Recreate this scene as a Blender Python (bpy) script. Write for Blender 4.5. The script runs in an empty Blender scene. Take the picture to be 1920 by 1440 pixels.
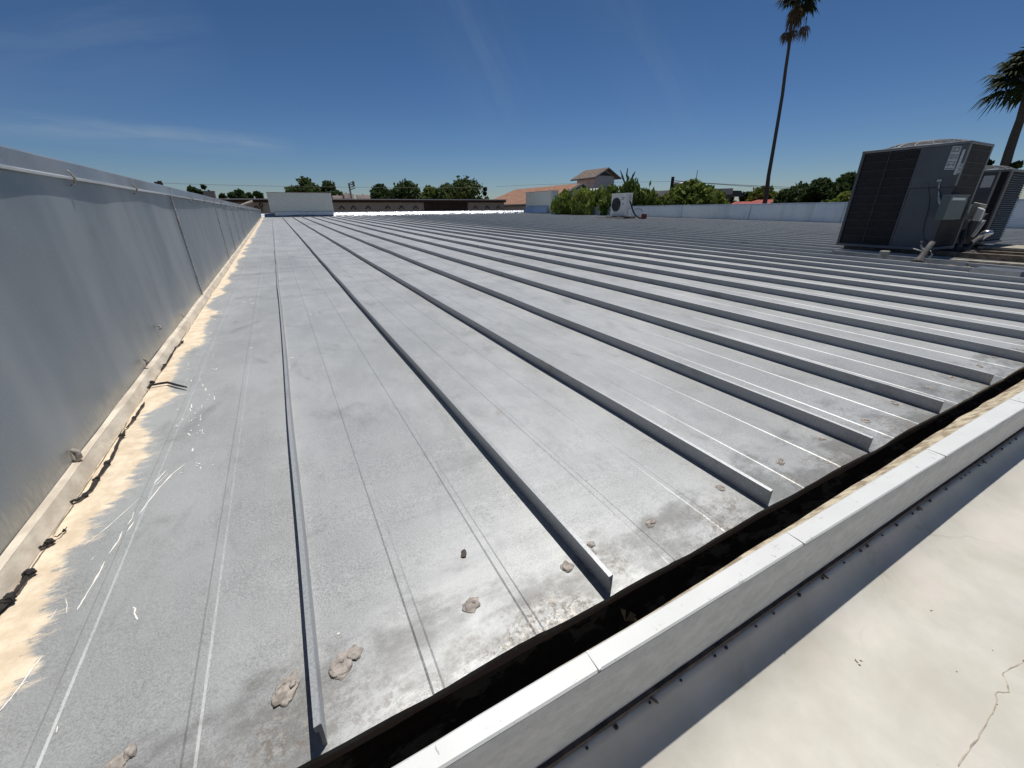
import bpy, math, random
import numpy as np
from mathutils import Vector, Matrix, noise

random.seed(7); rng = np.random.default_rng(7)
scene = bpy.context.scene
C = scene.collection
rad = math.radians

# ---------------------------------------------------------------- camera
R = ((0.87761, 0.19687, -0.43704), (-0.47929, 0.34345, -0.80769), (-0.00891, 0.91830, 0.39578))
_R = np.array(R)
_x = _R[0]/np.linalg.norm(_R[0]); _y = _R[1]-_x*(_x@_R[1]); _y /= np.linalg.norm(_y); _z = np.cross(_x, _y)
_R = np.array([_x, _y, _z])
F = 755.595
cam_data = bpy.data.cameras.new('camera')
cam = bpy.data.objects.new('camera', cam_data); C.objects.link(cam)
cam_data.sensor_fit = 'HORIZONTAL'; cam_data.sensor_width = 36.0
cam_data.lens = 36.0*F/1920
cam_data.clip_start = 0.02; cam_data.clip_end = 5000
M = Matrix([list(_R[i])+[0] for i in range(3)]+[[0, 0, 0, 1]])
cam.matrix_world = M
scene.camera = cam

# ---------------------------------------------------------------- light
SUN = Vector((0.27, 0.23, 1.0)).normalized()
world = bpy.data.worlds.new('World'); scene.world = world; world.use_nodes = True
sun_data = bpy.data.lights.new('sun', 'SUN'); sun_data.energy = 4.2; sun_data.angle = rad(0.53); sun_data.color = (1.0, 0.965, 0.91)
sun = bpy.data.objects.new('sun', sun_data); C.objects.link(sun)
sun.rotation_euler = SUN.to_track_quat('Z', 'Y').to_euler()
scene.view_settings.view_transform = 'Standard'; scene.view_settings.look = 'None'
scene.view_settings.exposure = 0.0; scene.view_settings.gamma = 1.0

def ray(px, py):
    return _R @ np.array([px-960.0, -(py-720.0), -F])
def P(px, py, D=None, X=None, Y=None, Z=None):
    """point of the place seen in the direction of a photo pixel, at a real distance / on a real plane"""
    d = ray(px, py)
    if D is not None: t = D/math.hypot(d[0], d[1])
    elif X is not None: t = X/d[0]
    elif Y is not None: t = Y/d[1]
    else: t = Z/d[2]
    return d*t
ROOF0, SLOPE = -0.608, 0.0145
def rz(y): return ROOF0+SLOPE*y
def PR(px, py, dz=0.0):
    d = ray(px, py); t = (ROOF0+dz)/(d[2]-SLOPE*d[1]); return d*t

# sky
nt = world.node_tree; nt.nodes.clear()
def wn(t, **k):
    n = nt.nodes.new(t)
    for a, b in k.items(): setattr(n, a, b)
    return n
out = wn('ShaderNodeOutputWorld'); bg = wn('ShaderNodeBackground'); sky = wn('ShaderNodeTexSky')
sky.sky_type = 'NISHITA'; sky.sun_disc = False
sky.sun_elevation = math.asin(SUN.z); sky.sun_rotation = math.atan2(SUN.x, SUN.y)
sky.altitude = 0; sky.air_density = 1.0; sky.dust_density = 0.1; sky.ozone_density = 1.6
bg.inputs['Strength'].default_value = 0.10
def wcol(col, src):
    n = wn('ShaderNodeMixRGB', blend_type='MULTIPLY'); n.inputs[0].default_value = 1; n.inputs[2].default_value = (*col, 1); nt.links.new(src, n.inputs[1]); return n.outputs[0]
gm = wn('ShaderNodeGamma'); gm.inputs[1].default_value = 1.5
nt.links.new(wcol((.1, .1, .1), sky.outputs[0]), gm.inputs[0])
class hs: outputs = [wcol((4.7, 5.75, 6.35), gm.outputs[0])]
tc = wn('ShaderNodeTexCoord')
def wmath(op, a, b=None, clamp=False):
    n = wn('ShaderNodeMath', operation=op); n.use_clamp = clamp
    for i, v in enumerate((a, b)):
        if v is None: continue
        if isinstance(v, (int, float)): n.inputs[i].default_value = v
        else: nt.links.new(v, n.inputs[i])
    return n.outputs[0]
def streak(pa, pb, half, strength, stretch):
    a = Vector(ray(*pa)).normalized(); b = Vector(ray(*pb)).normalized()
    n = a.cross(b).normalized(); mid = (a+b).normalized(); al = (b-a).normalized()
    def dot(v):
        d = wn('ShaderNodeVectorMath', operation='DOT_PRODUCT'); nt.links.new(tc.outputs['Generated'], d.inputs[0])
        d.inputs[1].default_value = v; return d.outputs['Value']
    mp = wn('ShaderNodeCombineXYZ')
    da, dn = dot(al), dot(n)
    nt.links.new(wmath('MULTIPLY', da, stretch), mp.inputs[0]); nt.links.new(wmath('MULTIPLY', dn, stretch*7), mp.inputs[1])
    nz = wn('ShaderNodeTexNoise'); nz.inputs['Scale'].default_value = 1.0; nz.inputs['Detail'].default_value = 6; nz.inputs['Roughness'].default_value = 0.6
    nt.links.new(mp.outputs[0], nz.inputs['Vector'])
    across = wmath('SUBTRACT', 1.0, wmath('DIVIDE', wmath('ABSOLUTE', wmath('ADD', dn, wmath('MULTIPLY', wmath('SUBTRACT', nz.outputs['Fac'], 0.5), half))), half), True)
    L = (b-a).length/2
    along = wmath('SUBTRACT', 1.0, wmath('POWER', wmath('DIVIDE', wmath('ABSOLUTE', wmath('SUBTRACT', da, al.dot(mid))), L), 4), True)
    tex = wmath('MULTIPLY', wmath('SUBTRACT', nz.outputs['Fac'], 0.33), 3.2, True)
    fwd = wmath('GREATER_THAN', dot(mid), 0)
    return wmath('MULTIPLY', wmath('MULTIPLY', wmath('MULTIPLY', across, along), wmath('MULTIPLY', tex, strength)), fwd)
s = streak((-120, 222), (560, 280), 0.022, 0.36, 5)
s = wmath('ADD', s, streak((-200, 130), (420, 60), 0.10, 0.10, 4))
s = wmath('ADD', s, streak((780, -160), (960, 260), 0.10, 0.07, 3.5))
s = wmath('ADD', s, streak((1100, -120), (1300, 300), 0.09, 0.05, 3.5))
mix = wn('ShaderNodeMixRGB'); mix.inputs[2].default_value = (3.4, 4.1, 4.9, 1)
sx = wn('ShaderNodeSeparateXYZ'); nt.links.new(tc.outputs['Generated'], sx.inputs[0])
lowf = wmath('SUBTRACT', 1.0, wmath('MULTIPLY', wmath('ABSOLUTE', sx.outputs[2]), 3.2), True)
cor = wn('ShaderNodeMixRGB', blend_type='MULTIPLY'); cor.inputs[2].default_value = (.95, .89, 1.12, 1)
nt.links.new(lowf, cor.inputs[0]); nt.links.new(hs.outputs[0], cor.inputs[1])
nt.links.new(s, mix.inputs[0]); nt.links.new(cor.outputs[0], mix.inputs[1])
nt.links.new(mix.outputs[0], bg.inputs['Color']); nt.links.new(bg.outputs[0], out.inputs[0])

# ---------------------------------------------------------------- helpers
class MB:
    def __init__(s): s.v = []; s.f = []; s.xf = None
    def add(s, vs, fs):
        n = len(s.v)
        if s.xf is not None: vs = [s.xf @ Vector(v) for v in vs]
        s.v += [tuple(v) for v in vs]; s.f += [tuple(i+n for i in f) for f in fs]
    def box(s, x0, x1, y0, y1, z0, z1):
        s.add([(x0,y0,z0),(x1,y0,z0),(x1,y1,z0),(x0,y1,z0),(x0,y0,z1),(x1,y0,z1),(x1,y1,z1),(x0,y1,z1)],
              [(0,3,2,1),(4,5,6,7),(0,1,5,4),(1,2,6,5),(2,3,7,6),(3,0,4,7)])
    def hexa(s, lo, hi):
        """8 corners: four below, four above, same order"""
        s.add(list(lo)+list(hi), [(0,3,2,1),(4,5,6,7),(0,1,5,4),(1,2,6,5),(2,3,7,6),(3,0,4,7)])
    def quad(s, a, b, c, d): s.add([a,b,c,d], [(0,1,2,3)])
    def tube(s, pts, r, n=8, cap=True, flat=1.0):
        pts = [Vector(p) for p in pts]; rs = r if isinstance(r, (list, tuple)) else [r]*len(pts)
        vs = []; up = Vector((0,0,1))
        for i, p in enumerate(pts):
            t = (pts[min(i+1,len(pts)-1)]-pts[max(i-1,0)]).normalized()
            u = up if abs(t.z) < 0.95 else Vector((0,1,0))
            a = t.cross(u).normalized(); b = a.cross(t).normalized()
            for k in range(n):
                th = 2*math.pi*k/n
                vs.append(p+a*math.cos(th)*rs[i]+b*math.sin(th)*rs[i]*flat)
        fs = [(i*n+k, i*n+(k+1)%n, (i+1)*n+(k+1)%n, (i+1)*n+k) for i in range(len(pts)-1) for k in range(n)]
        if cap: fs += [tuple(range(n-1,-1,-1)), tuple((len(pts)-1)*n+k for k in range(n))]
        s.add(vs, fs)
    def profile(s, prof, ys, fn=None, closed=False, axis='Y', cap=False):
        """sweep a profile [(a,z)] along Y (a = x) or X (a = y)"""
        n = len(prof); vs = []
        for t in ys:
            for j, (a, z) in enumerate(prof):
                p = [a, t, z] if axis == 'Y' else [t, a, z]
                if fn: p = fn(p, j)
                vs.append(p)
        m = n if closed else n-1
        fs = [(i*n+j, i*n+(j+1)%n, (i+1)*n+(j+1)%n, (i+1)*n+j) for i in range(len(ys)-1) for j in range(m)]
        if cap: fs += [tuple(range(n)), tuple((len(ys)-1)*n+k for k in range(n-1,-1,-1))]
        s.add(vs, fs)
    def lathe(s, c, prof, n=24):
        vs = [(c[0]+r*math.cos(2*math.pi*k/n), c[1]+r*math.sin(2*math.pi*k/n), c[2]+z) for r, z in prof for k in range(n)]
        fs = [(i*n+k, i*n+(k+1)%n, (i+1)*n+(k+1)%n, (i+1)*n+k) for i in range(len(prof)-1) for k in range(n)]
        fs += [tuple(range(n-1,-1,-1)), tuple((len(prof)-1)*n+k for k in range(n))]
        s.add(vs, fs)
    def build(s, name, mat, parent=None, base=None, bevel=0, smooth=False):
        o0 = Vector(base) if base is not None else (Vector(parent.matrix_world.translation) if parent else Vector((0,0,0)))
        if parent is not None:
            o0 = Vector(parent['_w']) if '_w' in parent else Vector((0,0,0))
        me = bpy.data.meshes.new(name)
        me.from_pydata([(v[0]-o0.x, v[1]-o0.y, v[2]-o0.z) for v in s.v], [], s.f)
        me.materials.append(mat); me.update()
        o = bpy.data.objects.new(name, me); C.objects.link(o)
        if parent is not None:
            o.parent = parent
        else: o.location = o0
        o['_w'] = tuple(o0)
        if bevel:
            b = o.modifiers.new('bevel', 'BEVEL'); b.width = bevel; b.segments = 2; b.limit_method = 'ANGLE'
        if smooth:
            for p in me.polygons: p.use_smooth = True
        return o
def empty(name, loc, label, cat, group=None, kind=None):
    o = bpy.data.objects.new(name, None); C.objects.link(o); o.location = loc; o.empty_display_size = 0.1
    o['_w'] = tuple(loc); tag(o, label, cat, group, kind); return o
def tag(o, label=None, cat=None, group=None, kind=None):
    if label: o['label'] = label
    if cat: o['category'] = cat
    if group: o['group'] = group
    if kind: o['kind'] = kind
    return o

# ---------------------------------------------------------------- materials
class Mat:
    def __init__(s, name, color=(.5,.5,.5), rough=.6, metal=0.0, spec=None):
        s.m = bpy.data.materials.new(name); s.m.use_nodes = True; s.t = s.m.node_tree
        s.b = s.t.nodes['Principled BSDF']
        s.b.inputs['Base Color'].default_value = (*color, 1); s.b.inputs['Roughness'].default_value = rough
        s.b.inputs['Metallic'].default_value = metal
        if spec is not None: s.b.inputs['Specular IOR Level'].default_value = spec
        s.pos = None
    def n(s, t, **k):
        n = s.t.nodes.new(t)
        for a, b in k.items(): setattr(n, a, b)
        return n
    def link(s, a, b): s.t.links.new(a, b)
    def val(s, sock, v):
        if isinstance(v, (int, float)): sock.default_value = v
        elif isinstance(v, tuple): sock.default_value = v if len(v) == 4 or sock.type == 'VECTOR' else (*v, 1)
        else: s.link(v, sock)
    def math(s, op, a, b=0.0, clamp=False):
        n = s.n('ShaderNodeMath', operation=op); n.use_clamp = clamp; s.val(n.inputs[0], a); s.val(n.inputs[1], b); return n.outputs[0]
    def position(s):
        if s.pos is None: s.pos = s.n('ShaderNodeNewGeometry').outputs['Position']
        return s.pos
    def xyz(s):
        n = s.n('ShaderNodeSeparateXYZ'); s.link(s.position(), n.inputs[0]); return n.outputs
    def noise(s, scale, detail=4, rough=.55, stretch=(1,1,1), dist=0.0, off=(0,0,0)):
        mp = s.n('ShaderNodeMapping'); mp.inputs['Scale'].default_value = stretch; mp.inputs['Location'].default_value = off
        s.link(s.position(), mp.inputs['Vector'])
        n = s.n('ShaderNodeTexNoise'); n.inputs['Scale'].default_value = scale; n.inputs['Detail'].default_value = detail
        n.inputs['Roughness'].default_value = rough; n.inputs['Distortion'].default_value = dist
        s.link(mp.outputs[0], n.inputs['Vector']); return n.outputs['Fac']
    def ramp(s, f, lo, hi, a=0.0, b=1.0):
        n = s.n('ShaderNodeMapRange'); n.interpolation_type = 'SMOOTHSTEP'; s.val(n.inputs[0], f)
        for i, v in zip((1,2,3,4), (lo, hi, a, b)): s.val(n.inputs[i], v)
        return n.outputs[0]
    def mix(s, f, a, b, mode='MIX'):
        n = s.n('ShaderNodeMixRGB', blend_type=mode); s.val(n.inputs[0], f); s.val(n.inputs[1], a); s.val(n.inputs[2], b); return n.outputs[0]
    def bump(s, h, strength=.3, dist=.01, prev=None):
        n = s.n('ShaderNodeBump'); n.inputs['Strength'].default_value = strength; n.inputs['Distance'].default_value = dist
        s.val(n.inputs['Height'], h)
        if prev is not None: s.link(prev, n.inputs['Normal'])
        return n.outputs[0]
    def set(s, **k):
        for a, v in k.items():
            s.val(s.b.inputs[{'color':'Base Color','rough':'Roughness','metal':'Metallic','normal':'Normal'}[a]], v)
        return s.m
def simple(name, color, rough=.6, metal=0.0, var=.25, scale=8, bump=.1, bscale=60, spec=None):
    m = Mat(name, color, rough, metal, spec)
    n = m.noise(scale, 5, .6)
    c = m.mix(m.ramp(n, .3, .7), tuple(x*(1-var) for x in color), tuple(min(1, x*(1+var*.7)) for x in color))
    return m.set(color=c, normal=m.bump(m.noise(bscale, 3), bump, .004))

CREAM = (.74, .56, .40)
def roof_metal():
    m = Mat('galvalume_roof', rough=.5)
    X, Y, Z = m.xyz()
    sp = m.noise(430, 3, .8); sp2 = m.noise(260, 3, .8); blot = m.noise(2.6, 9, .70, (1.6, .8, 1)); big = m.noise(.55, 4, .5, (1.5, .6, 1))
    cross = m.noise(2.2, 4, .55, (.35, 2.6, 1), off=(3, 1, 0))
    c = m.mix(m.ramp(sp, .3, .7), (.245,.253,.25), (.50,.512,.506))
    c = m.mix(m.math('MULTIPLY', m.ramp(sp2, .45, .75), .35), c, (.55,.56,.55))
    pan = m.n('ShaderNodeTexWhiteNoise'); pan.noise_dimensions = '1D'; m.link(m.math('FLOOR', m.math('DIVIDE', m.math('ADD', X, .527), .4535)), pan.inputs['W'])
    c = m.mix(m.math('MULTIPLY', pan.outputs['Value'], .15), c, (.30,.305,.30))
    c = m.mix(m.math('MULTIPLY', m.ramp(blot, .38, .66), .50), c, (.54,.55,.545))
    c = m.mix(m.math('MULTIPLY', m.ramp(big, .48, .70), .42), c, (.24,.24,.24))
    far = m.ramp(Y, 1.5, 5)
    c = m.mix(m.math('MULTIPLY', m.math('MULTIPLY', m.ramp(cross, .54, .68), far), .45), c, (.23,.235,.24))  # dark cross bands: shading of the wavy panels painted into the colour
    smg = m.noise(4.5, 7, .7, (1.2,.7,1), dist=.6, off=(5,5,1))
    c = m.mix(m.math('MULTIPLY', m.ramp(smg, .53, .72), .48), c, (.20,.20,.195))
    # round water spots and dark smudges
    vo = m.n('ShaderNodeTexVoronoi'); vo.inputs['Scale'].default_value = 3.4; mp = m.n('ShaderNodeMapping'); mp.inputs['Scale'].default_value = (1.5, 1, .01)
    m.link(m.position(), mp.inputs[0]); m.link(mp.outputs[0], vo.inputs['Vector'])
    spot = m.math('MULTIPLY', m.ramp(vo.outputs['Distance'], .05, .10, 1, 0), m.ramp(m.noise(1.3, 1, .5, off=(9,2,0)), .5, .56))
    c = m.mix(m.math('MULTIPLY', spot, .33), c, (.19,.19,.19))
    # dirt gathered along the eave
    e = m.ramp(Y, .36, .62, 1, 0)
    dn = m.noise(7, 7, .68, (1,1.6,1), off=(2,0,0))
    d1 = m.math('MULTIPLY', m.ramp(m.math('ADD', dn, m.math('MULTIPLY', e, .22)), .58, .80), m.ramp(Y, .5, 1.3, 1, .2))
    c = m.mix(m.math('MULTIPLY', d1, .62), c, (.12,.118,.11))
    e2 = m.ramp(Y, .36, .47, 1, 0); sp3 = m.noise(95, 5, .75); bl3 = m.noise(5, 3, .6, off=(7, 3, 0))
    d2 = m.math('MULTIPLY', m.math('MULTIPLY', m.ramp(sp3, .47, .60), e2), m.ramp(bl3, .42, .6))
    c = m.mix(m.math('MULTIPLY', d2, .8), c, (.15,.12,.09))
    d3 = m.math('MULTIPLY', m.math('MULTIPLY', m.ramp(m.noise(120, 4, .7, off=(1,1,1)), .5, .62), e2), m.ramp(bl3, .5, .64))
    c = m.mix(m.math('MULTIPLY', d3, .7), c, (.52,.48,.42))
    rust = m.math('MULTIPLY', m.ramp(m.noise(4.3, 6, .7, off=(4,8,0)), .66, .74), .25)
    c = m.mix(rust, c, (.33,.24,.19))
    # cream sealant brushed out from the wall, with a ragged edge
    edge = m.math('ADD', m.math('MULTIPLY', m.math('SUBTRACT', m.noise(2.3, 4, .62, (0.15,1,0), off=(0,.35,0)), .5), .30),
                  m.math('MULTIPLY', m.math('SUBTRACT', m.noise(46, 5, .75, (.22,1.6,0)), .5), .060))
    near = m.ramp(Y, .6, 5.0, 0, .02)
    lim = m.math('ADD', m.math('SUBTRACT', m.math('ADD', edge, -.440), near), 0.0)
    mask = m.math('MAXIMUM', m.ramp(m.math('SUBTRACT', X, lim), -.010, .008, 1, 0), m.math('MULTIPLY', m.ramp(m.math('SUBTRACT', X, lim), .0, .032, .7, 0), m.ramp(m.noise(38, 5, .75, (.16,1.7,0), off=(2,0,0)), .50, .62)))
    thin = m.noise(60, 5, .7, (.5,1,1)); mask = m.math('MULTIPLY', mask, m.ramp(m.math('ADD', thin, m.ramp(m.math('SUBTRACT', X, lim), -.05, 0, .45, 0)), .38, .5))
    cr = m.mix(m.ramp(m.noise(22, 5, .65), .35, .7), (.62,.50,.36), (.81,.69,.52))
    cr = m.mix(m.math('MULTIPLY', m.ramp(m.noise(55, 4, .7, off=(3,3,3)), .6, .72), .4), cr, (.42,.34,.26))
    c = m.mix(mask, c, cr)
    crk = m.math('MULTIPLY', m.ramp(m.math('ABSOLUTE', m.math('ADD', X, m.math('ADD', .5175, m.math('MULTIPLY', m.math('SUBTRACT', m.noise(9, 4, .7, (.1,1,0)), .5), .012)))), .0008, .0026, 1, 0), m.ramp(m.noise(3.1, 4, .7, (0,1,0), off=(0,6,0)), .40, .52))
    c = m.mix(m.math('MULTIPLY', crk, .9), c, (.05,.04,.035))
    nrm = m.bump(sp, .10, .001)
    nrm = m.bump(cross, .25, .012, nrm)
    nrm = m.bump(m.math('MULTIPLY', mask, m.noise(50, 4, .7)), .35, .004, nrm)
    inv = m.math('SUBTRACT', 1.0, m.math('MAXIMUM', mask, m.math('MULTIPLY', d2, .8)))
    return m.set(color=c, metal=m.math('MULTIPLY', inv, .36), rough=m.math('ADD', m.ramp(sp, .3, .7, .38, .60), m.math('MULTIPLY', mask, .25)), normal=nrm)
def seam_metal():
    m = Mat('seam_metal', rough=.5, metal=.3)
    c = m.mix(m.ramp(m.noise(300, 2, .7), .3, .7), (.33,.345,.355), (.46,.475,.485))
    c = m.mix(m.math('MULTIPLY', m.ramp(m.noise(6, 6, .7, (1,.6,1)), .55, .75), .6), c, (.13,.13,.13))
    c = m.mix(m.math('MULTIPLY', m.ramp(m.noise(1.1, 5, .7, (.4, 1.5,1), off=(0,0,5)), .68, .72), .7), c, (.07,.065,.06))
    return m.set(color=c)
def wall_metal(name, base_seal=True, dark=(.215,.25,.28), light=(.26,.295,.325)):
    m = Mat(name, rough=.38, metal=.45)
    X, Y, Z = m.xyz()
    c = m.mix(m.ramp(m.noise(260, 2, .6), .3, .7), dark, light)
    c = m.mix(m.math('MULTIPLY', m.ramp(m.noise(1.6, 5, .6, (1,1,.5)), .45, .75), .35), c, tuple(x*.7 for x in dark))
    refl = m.noise(2.6, 3, .5, (1,1,.16), off=(0,0,4), dist=.4)
    c = m.mix(m.math('MULTIPLY', m.ramp(refl, .52, .72), .42), c, (.42,.44,.46))  # broad pale streaks: soft reflections painted into the metal colour
    sm = m.noise(5, 6, .7, (1,.8,1.4), off=(0,4,2))
    c = m.mix(m.math('MULTIPLY', m.math('MULTIPLY', m.ramp(sm, .58, .7), m.ramp(Z, -.35, .1, .0, 1)), .25), c, (.15,.16,.17))
    b = m.math('MULTIPLY', m.noise(1, 2, .5), 0.0)
    if base_seal:
        rel = m.math('SUBTRACT', Z, m.math('ADD', m.math('MULTIPLY', Y, SLOPE), ROOF0))
        lim = m.math('ADD', .088, m.math('ADD', m.math('MULTIPLY', m.math('SUBTRACT', m.noise(2.4, 3, .6, (0,1,0)), .5), .12),
                     m.math('MULTIPLY', m.math('SUBTRACT', m.noise(60, 4, .75, (1,1.3,.5)), .5), .09)))
        mask = m.math('MULTIPLY', m.ramp(m.math('SUBTRACT', rel, lim), -.05, .012, 1, 0), .85)
        cr = m.mix(m.ramp(m.noise(60, 5, .7, (1,2,.5)), .35, .7), (.30,.285,.25), (.44,.41,.345))
        c = m.mix(mask, c, cr)
        b = mask
    nrm = m.bump(m.noise(1.3, 3, .5), .8, .05)
    nrm = m.bump(m.noise(300, 2), .08, .001, nrm)
    return m.set(color=c, normal=nrm, metal=m.math('SUBTRACT', .45, m.math('MULTIPLY', b, .45)))
def cream_seal():
    m = Mat('cream_sealant', rough=.55)
    c = m.mix(m.ramp(m.noise(18, 6, .65, (1,.5,1)), .3, .7), (.50,.43,.34), (.76,.68,.55))
    c = m.mix(m.math('MULTIPLY', m.ramp(m.noise(70, 4, .7), .62, .75), .5), c, (.30,.24,.19))
    return m.set(color=c, normal=m.bump(m.noise(40, 5, .7, (1,.4,1)), .4, .004))
def white_paint(name, dirt=.5, base=(.68,.69,.67)):
    m = Mat(name, rough=.5)
    c = m.mix(m.ramp(m.noise(9, 5, .6), .3, .7), tuple(x*.93 for x in base), base)
    c = m.mix(m.math('MULTIPLY', m.ramp(m.noise(30, 7, .78, (1,1.7,1)), .60, .67), dirt), c, (.42,.42,.40))
    c = m.mix(m.math('MULTIPLY', m.ramp(m.noise(3.2, 6, .7, (1,4,1), off=(5,0,0)), .64, .75), dirt*.7), c, (.55,.53,.47))
    c = m.mix(m.math('MULTIPLY', m.ramp(m.noise(110, 3, .6, (1,.35,1)), .66, .72), dirt), c, (.30,.30,.29))
    return m.set(color=c, normal=m.bump(m.noise(60, 5, .7), .15, .003))
def curb_face():
    m = Mat('curb_face_paint', rough=.6)
    c = m.mix(m.ramp(m.noise(30, 6, .7, (1,1,1.5)), .3, .7), (.56,.555,.55), (.70,.695,.68))
    sc = m.noise(60, 4, .7, (1.2,1,1), dist=2.5)
    c = m.mix(m.math('MULTIPLY', m.ramp(sc, .60, .68), .35), c, (.40,.40,.40))
    return m.set(color=c, normal=m.bump(m.noise(120, 4, .7, (1,1,2), dist=1.5), .4, .003))
def membrane():
    m = Mat('white_membrane', rough=.5)
    c = m.mix(m.ramp(m.noise(5, 6, .62), .3, .72), (.49,.47,.395), (.63,.60,.535))
    c = m.mix(m.math('MULTIPLY', m.ramp(m.noise(1.7, 5, .6, off=(2,2,0)), .48, .68), .3), c, (.62,.60,.50))
    w = m.noise(2.0, 4, .6, off=(6,1,0)); line = m.ramp(m.math('ABSOLUTE', m.math('SUBTRACT', w, .5)), .0, .008, 1, 0)
    line = m.math('MULTIPLY', line, m.ramp(m.noise(3, 2, .5, off=(1,9,0)), .5, .62))
    c = m.mix(m.math('MULTIPLY', line, .5), c, (.38,.34,.25))
    c = m.mix(m.math('MULTIPLY', m.ramp(m.noise(8, 9, .78, (1,.6,1), dist=.8, off=(1,7,0)), .47, .64), .5), c, (.50,.49,.44))
    c = m.mix(m.math('MULTIPLY', m.ramp(m.noise(3.5, 5, .65, off=(8,7,0)), .50, .66), .35), c, (.62,.54,.49))
    c = m.mix(m.math('MULTIPLY', m.ramp(m.noise(90, 3, .6), .72, .78), .5), c, (.35,.32,.25))
    c = m.mix(m.math('MULTIPLY', m.ramp(m.noise(14, 6, .75, off=(4,4,0)), .66, .76), .25), c, (.48,.44,.36))
    return m.set(color=c, normal=m.bump(m.noise(3.5, 4, .5), .25, .02, m.bump(m.noise(260, 3), .12, .001)))
def foil():
    m = Mat('aluminium_flashing', (.72,.73,.75), .32, .75)
    return m.set(color=m.mix(m.ramp(m.noise(3, 6, .7, (1,1,3)), .35, .7), (.30,.32,.35), (.55,.57,.60)), normal=m.bump(m.noise(2.5, 5, .6, (1,1,3)), .8, .06),
                 rough=m.ramp(m.noise(4, 4), .3, .7, .25, .5))
MR = roof_metal(); MS = seam_metal(); MWL = wall_metal('left_wall_metal'); MWR = wall_metal('right_wall_metal', False, (.56,.61,.66), (.68,.73,.78))
MCOP = wall_metal('coping_metal', False, (.24,.26,.28), (.32,.34,.365))
MCR = cream_seal(); MWP = white_paint('white_curb_paint', .8); MCF = curb_face(); MMEM = membrane(); MFO = foil()
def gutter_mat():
    m = Mat('gutter_mud_sheen', rough=.85)
    c = m.mix(m.ramp(m.noise(11, 5, .6, (1,2,1)), .52, .6), (.040,.031,.022), (.14,.13,.105))  # brown mud; its grey patches are reflections painted into the colour
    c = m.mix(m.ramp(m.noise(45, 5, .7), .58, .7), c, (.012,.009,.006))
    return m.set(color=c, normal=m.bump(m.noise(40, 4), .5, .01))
def ledge_mat():
    m = Mat('gutter_ledge_grime', rough=.8)
    c = m.mix(m.ramp(m.noise(22, 6, .7, (1,2,1)), .4, .62), (.62,.54,.38), (.30,.23,.15))
    c = m.mix(m.ramp(m.noise(6, 5, .7, off=(3,0,0)), .55, .66), c, (.16,.11,.07))
    return m.set(color=c, normal=m.bump(m.noise(50, 4), .5, .006))
MGU = gutter_mat(); MLE = ledge_mat()
MTB = simple('rusty_bar', (.085,.065,.055), .8, 0, .5, 40, .4)
MMAST = simple('grey_mastic', (.36,.32,.28), .75, 0, .4, 70, .5, 130)
MBOOT = simple('dark_mastic', (.075,.07,.068), .8, 0, .6, 40, .5, 90)
MBLACK = simple('black_tar', (.022,.019,.017), .8, 0, .4, 80, .5, 200)
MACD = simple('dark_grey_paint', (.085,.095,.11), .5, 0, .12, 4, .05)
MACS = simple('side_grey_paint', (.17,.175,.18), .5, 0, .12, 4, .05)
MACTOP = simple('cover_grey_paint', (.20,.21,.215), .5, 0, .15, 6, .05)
MCOIL = simple('coil_black', (.006,.007,.009), .7, 0, .3, 30, .1)
MCOIL2 = simple('coil_brown', (.042,.041,.038), .75, 0, .3, 9, .2)
MWIRE = simple('guard_wire', (.07,.07,.075), .5, .2, .1)
MWIREL = simple('fan_guard_wire', (.30,.30,.30), .5, .3, .1)
MLABEL = simple('label_paper', (.55,.56,.58), .6, 0, .1, 50, .02)
MINK = simple('label_ink', (.10,.10,.12), .7, 0, .1)
MOFF = simple('off_white_plastic', (.74,.74,.70), .5, 0, .08, 6, .02)
MBOX = simple('grey_green_box', (.10,.125,.125), .45, .1, .12, 8, .04)
MBEIGE = simple('beige_box', (.30,.30,.27), .6, 0, .35, 30, .1)
MPIPE = simple('pale_conduit', (.45,.45,.43), .5, 0, .15, 20, .05)
MSIL = simple('silver_elbow', (.7,.71,.72), .25, .9, .1, 10, .05)
MWOOD = simple('weathered_wood', (.16,.125,.09), .85, 0, .5, 14, .6, 60)
MWOODL = simple('pale_wood', (.36,.32,.25), .85, 0, .4, 20, .4, 80)
MRAIL = simple('blue_grey_rail', (.075,.09,.11), .6, .2, .3, 12, .1)
MRED = simple('dark_red_paint', (.11,.022,.016), .6, 0, .3, 30, .05)
MRUBBER = simple('black_rubber', (.018,.018,.02), .6, 0, .2)
MSTUC = simple('grey_stucco', (.80,.80,.72), .9, 0, .10, 20, .5, 140)
MSTUCL = simple('pale_stucco', (.78,.79,.78), .9, 0, .10, 20, .5, 140)
MTAN = simple('tan_stucco', (.45,.36,.30), .9, 0, .12, 2, .2)
MBROWN = simple('dark_brown_band', (.055,.026,.018), .8, 0, .3, 2, .1)
MCAP = simple('pale_cap', (.50,.44,.40), .7, 0, .1, 2, .1)
MGREYW = simple('grey_white_wall', (.50,.53,.56), .85, 0, .12, 1.2, .1)
MDARKT = simple('dark_trim', (.07,.075,.085), .7, 0, .2, 2, .1)
MDROOF = simple('dark_grey_roof', (.075,.075,.075), .85, 0, .25, 2, .2)
MGLASS = simple('dark_window', (.015,.018,.022), .15, 0, .2, 2, .02)
MREDR = simple('red_tile_roof', (.30,.05,.035), .8, 0, .3, 5, .3)
MPOLE = simple('dark_wood_pole', (.03,.026,.024), .85, 0, .3, 8, .3)
MLAMP = simple('lamp_metal', (.45,.46,.47), .4, .3, .1)
MBARK = simple('bark', (.09,.07,.055), .9, 0, .35, 9, .6, 40)
MBARE = simple('bare_branch', (.11,.085,.07), .9, 0, .3, 9, .4, 40)
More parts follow.
